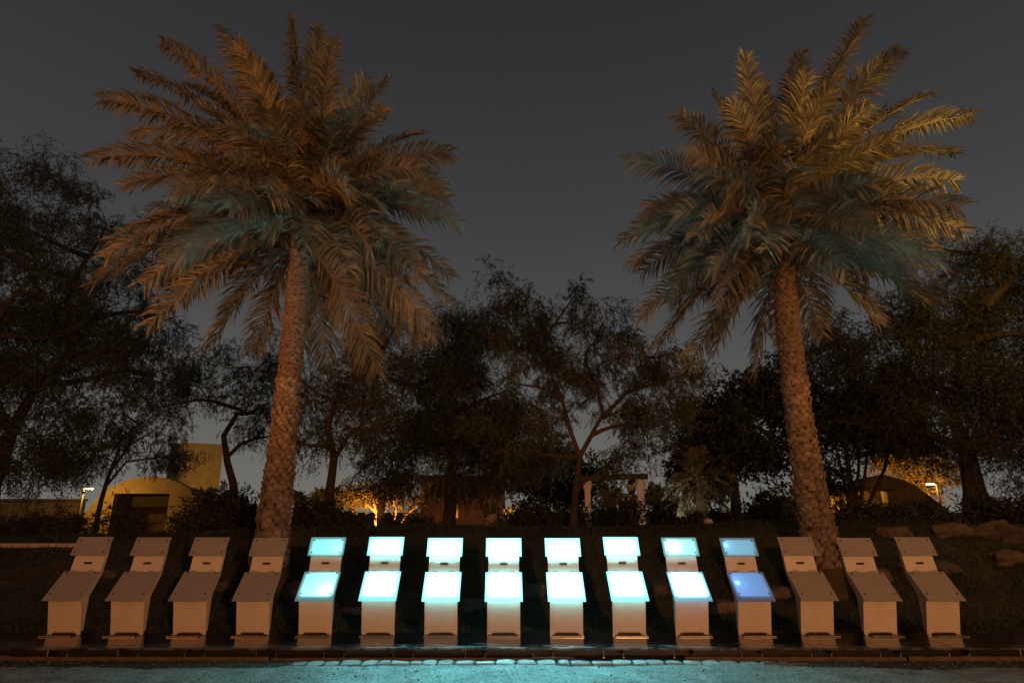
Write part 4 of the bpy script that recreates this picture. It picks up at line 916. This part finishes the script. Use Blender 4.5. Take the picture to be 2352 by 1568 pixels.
# park lamps in view
def park_lamp(px, py, Y, label, dirx, col, watts, strength):
    h = at(px, py, Y); g = G(h.x - dirx * .35, Y); r = empty('park_lamp', (h.x - dirx * .35, Y, g), 0, label, 'lamp', 'park lamp posts'); H_ = h.z - g
    b = MB(); b.tube([(0, 0, 0), (0, 0, .3), (0, 0, H_ + .06)], [.06, .045, .04], 8); b.build('post', M_PAINTPOST, r)
    b = MB(); b.box(-.05, .40, -.08, .08, .03, .07); hd = b.build('lantern', M_PAINTPOST, r, (0, 0, H_), (0, 0, 0 if dirx > 0 else pi), bevel=.015)
    b = MB(); b.box(.12, .36, -.06, .06, -.02, .028); b.build('diffuser', emit('park_lamp_glow', (1, .62, .2), strength), hd)
    point_light(r, (dirx * .30, -.0, H_ - .10), col, watts, .06)
park_lamp(212, 1122, 25.0, 'lit lamp on a slim post beside the dome-shaped hut', 1, YELLOW, 150, 14)
park_lamp(2130, 1112, 23.5, 'lit lamp on a slim post right of the mound-shaped hut', -1, YELLOW, 55, 14)
def uplight(px, Y, py, label, col, watts, cone=95, rx=150, rz=0, up=.3):
    c = at(px, py, Y); g = G(c.x, Y); r = empty('garden_uplight', (c.x, Y, g), 0, label, 'lamp', 'ground spotlights')
    b = MB(); b.tube([(0, 0, 0), (0, 0, .1), (0, .05, .2)], [.07, .06, .085], 8); b.build('lamp_body', M_PAINTPOST, r)
    point_light(r, (0, .1, up), col, watts, .05, cone, (radians(rx), 0, rz))
uplight(862, 24.0, 1215, 'ground spotlight under the crooked orange lit tree', (1., .34, .04), 1100, 125, 140)
uplight(790, 25.0, 1215, 'ground spotlight under the yellow lit foliage left of the crooked tree', YELLOW, 360, 110, 150)
uplight(2085, 25.4, 1200, 'ground spotlight behind the right hut', (1., .36, .04), 1500, 130, 165)
uplight(2150, 25.4, 1200, 'ground spotlight at the right end of the right hut', (1., .36, .04), 500, 120, 160)
uplight(1935, 20.2, 1210, 'ground spotlight left of the right hut', (1., .36, .04), 700, 110, 140)
uplight(1588, 17.3, 1205, 'ground spotlight below the drooping grey palm', (1., .86, .55), 26, 120, 155)
uplight(415, 52.0, 1200, 'floodlight at the foot of the mud tower', YELLOW, 2400, 80, 115, -.1)
uplight(1405, 20.5, 1205, 'ground spotlight in front of the pergola', (1., .62, .38), 110, 110, 120)
uplight(1443, 27.6, 1205, 'ground spotlight beside the rear pergola column', YELLOW, 60, 60, 170)
uplight(1020, 41.0, 1215, 'floodlight in front of the terracotta house', (1., .42, .12), 70, 130, 105)

# ---------------------------------------------------------------- boulders half buried in the bank
rr = random.Random(9)
ROCKS = [(690, 1345, 10.75, 0.34, 0.15), (1088, 1380, 10.5, 0.22, 0.09), (1505, 1352, 10.8, 0.3, 0.12), (1660, 1385, 10.4, 0.3, 0.1), (1790, 1338, 10.7, 0.26, 0.12), (2010, 1330, 11.0, 0.28, 0.12), (2130, 1310, 11.2, 0.55, 0.13), (2060, 1265, 12.0, 0.3, 0.12), (2190, 1262, 12.1, 0.42, 0.14), (2265, 1258, 12.1, 0.45, 0.15), (2330, 1262, 12.0, 0.4, 0.15), (2320, 1300, 11.4, 0.35, 0.12), (520, 1330, 10.9, 0.28, 0.1), (255, 1310, 11.2, 0.2, 0.08), (815, 1400, 10.3, 0.2, 0.08), (1225, 1360, 10.8, 0.24, 0.09)]
ORD = ['first', 'second', 'third', 'fourth', 'fifth', 'sixth', 'seventh', 'eighth', 'ninth', 'tenth', 'eleventh', 'twelfth', 'thirteenth', 'fourteenth', 'fifteenth']
seen = {}
def rock_label(px, py, sx_):
    k = (px - 1157) / 139 + 7; lev = 'high' if py < 1290 else ('halfway up' if py < 1365 else 'low')
    if k < 0: w = 'left of the first kiosk from the left'
    elif k >= 14: w = 'right of the last kiosk'
    else: w = 'behind the %s and %s kiosks from the left' % (ORD[int(k)], ORD[int(k) + 1])
    return '%s boulder %s on the bank %s' % ('long' if sx_ >= .34 else ('broad' if sx_ >= .28 else 'small'), lev, w)
for i, (px, py, Y, sx_, sz_) in enumerate(sorted(ROCKS)):
    c = at(px, py, Y); me = rock_mesh('boulder', 300 + i, sx_, sx_ * .55, sz_ * 1.25, 3, .20, .55)
    o = link('boulder', me, M_ROCK, None, (c.x, Y, gz(c.x, Y) - sz_ * (.25 if px < 2000 else .0)), (rr.uniform(-.3, .1), rr.uniform(-.12, .12), rr.uniform(-.35, .35)))
    lb = rock_label(px, py, sx_)
    if lb in seen: lb = lb.replace(' boulder', ' right-hand boulder') if lb.replace(' boulder', ' right-hand boulder') not in seen else lb.replace(' boulder', ' outermost boulder')
    seen[lb] = 1
    tag(o, lb, 'boulder', 'boulders set in the bank')

# ---------------------------------------------------------------- grass, litter
rs = np.random.RandomState(77)
def grass(name, n, xr, yf, hr, label, wid=.006):
    X = rs.uniform(*xr, n); Yv = yf(X, n); Z = np.array([gz(a, b_) for a, b_ in zip(X, Yv)])
    H_ = rs.uniform(*hr, n); an = rs.uniform(0, 2 * pi, n); lean = rs.normal(0, .45, (n, 2)) * H_[:, None]
    w = np.stack([np.cos(an), np.sin(an), 0 * an], 1) * wid; P = np.stack([X, Yv, Z - .01], 1)
    M_ = P + np.stack([lean[:, 0] * .4, lean[:, 1] * .4, H_ * .6], 1); T = P + np.stack([lean[:, 0], lean[:, 1], H_], 1)
    Q = np.stack([P - w, P + w, M_ + w * .7, T], 1)
    tag(link(name, quads_mesh(name, Q), M_GRASS), label, 'grass', kind='stuff')
grass('bank_grass', 52000, (-9.5, 9.5), lambda X, n: rs.uniform(8.55, 13.2, n) ** 1.0, (.03, .10), 'dark rough grass over the bank behind the kiosks')
def strip(X, n):
    e = np.array([sand_edge(x) for x in X]); return e + (7.50 - e) * rs.uniform(-.05, 1.0, n)
grass('edge_grass', 5200, (-7.5, 7.5), strip, (.008, .030), 'thin dark grass along the timber edging', .0025)
n = 220; X = rs.uniform(-5.5, 5.5, n); Yv = rs.uniform(6.0, 7.3, n); an = rs.uniform(0, 6.28, n); s_ = rs.uniform(.007, .016, n) * np.where(rs.uniform(0, 1, n) > .93, 2.2, 1)
d1 = np.stack([np.cos(an), np.sin(an), rs.uniform(-.1, .5, n)], 1) * s_[:, None]; d2 = np.stack([-np.sin(an), np.cos(an), rs.uniform(0, .6, n)], 1) * s_[:, None] * .6
P = np.stack([X, Yv, np.full(n, -.086)], 1)
tag(link('leaf_litter', quads_mesh('leaf_litter', np.stack([P - d1, P - d2, P + d1, P + d2 + np.array([0, 0, .006])], 1)), M_DRYLEAF), 'small reddish dry leaves scattered on the sand', 'leaf litter', kind='stuff')
n = 4200; X = rs.uniform(-6.5, 6.5, n); Yv = rs.uniform(5.9, 7.36, n); s_ = rs.uniform(.003, .009, n)
V = []; Fq = []
pb = MB()
for x, y, q in zip(X, Yv, s_):
    pb.add([(x - q, y, -.094), (x, y - q * .8, -.094), (x + q, y, -.094), (x, y + q * .8, -.094), (x + q * .2, y, -.094 + q * .8)], [(0, 1, 4), (1, 2, 4), (2, 3, 4), (3, 0, 4)])
tag(pb.build('gravel', M_COBBLE), 'fine pale gravel scattered over the sand', 'gravel', kind='stuff')
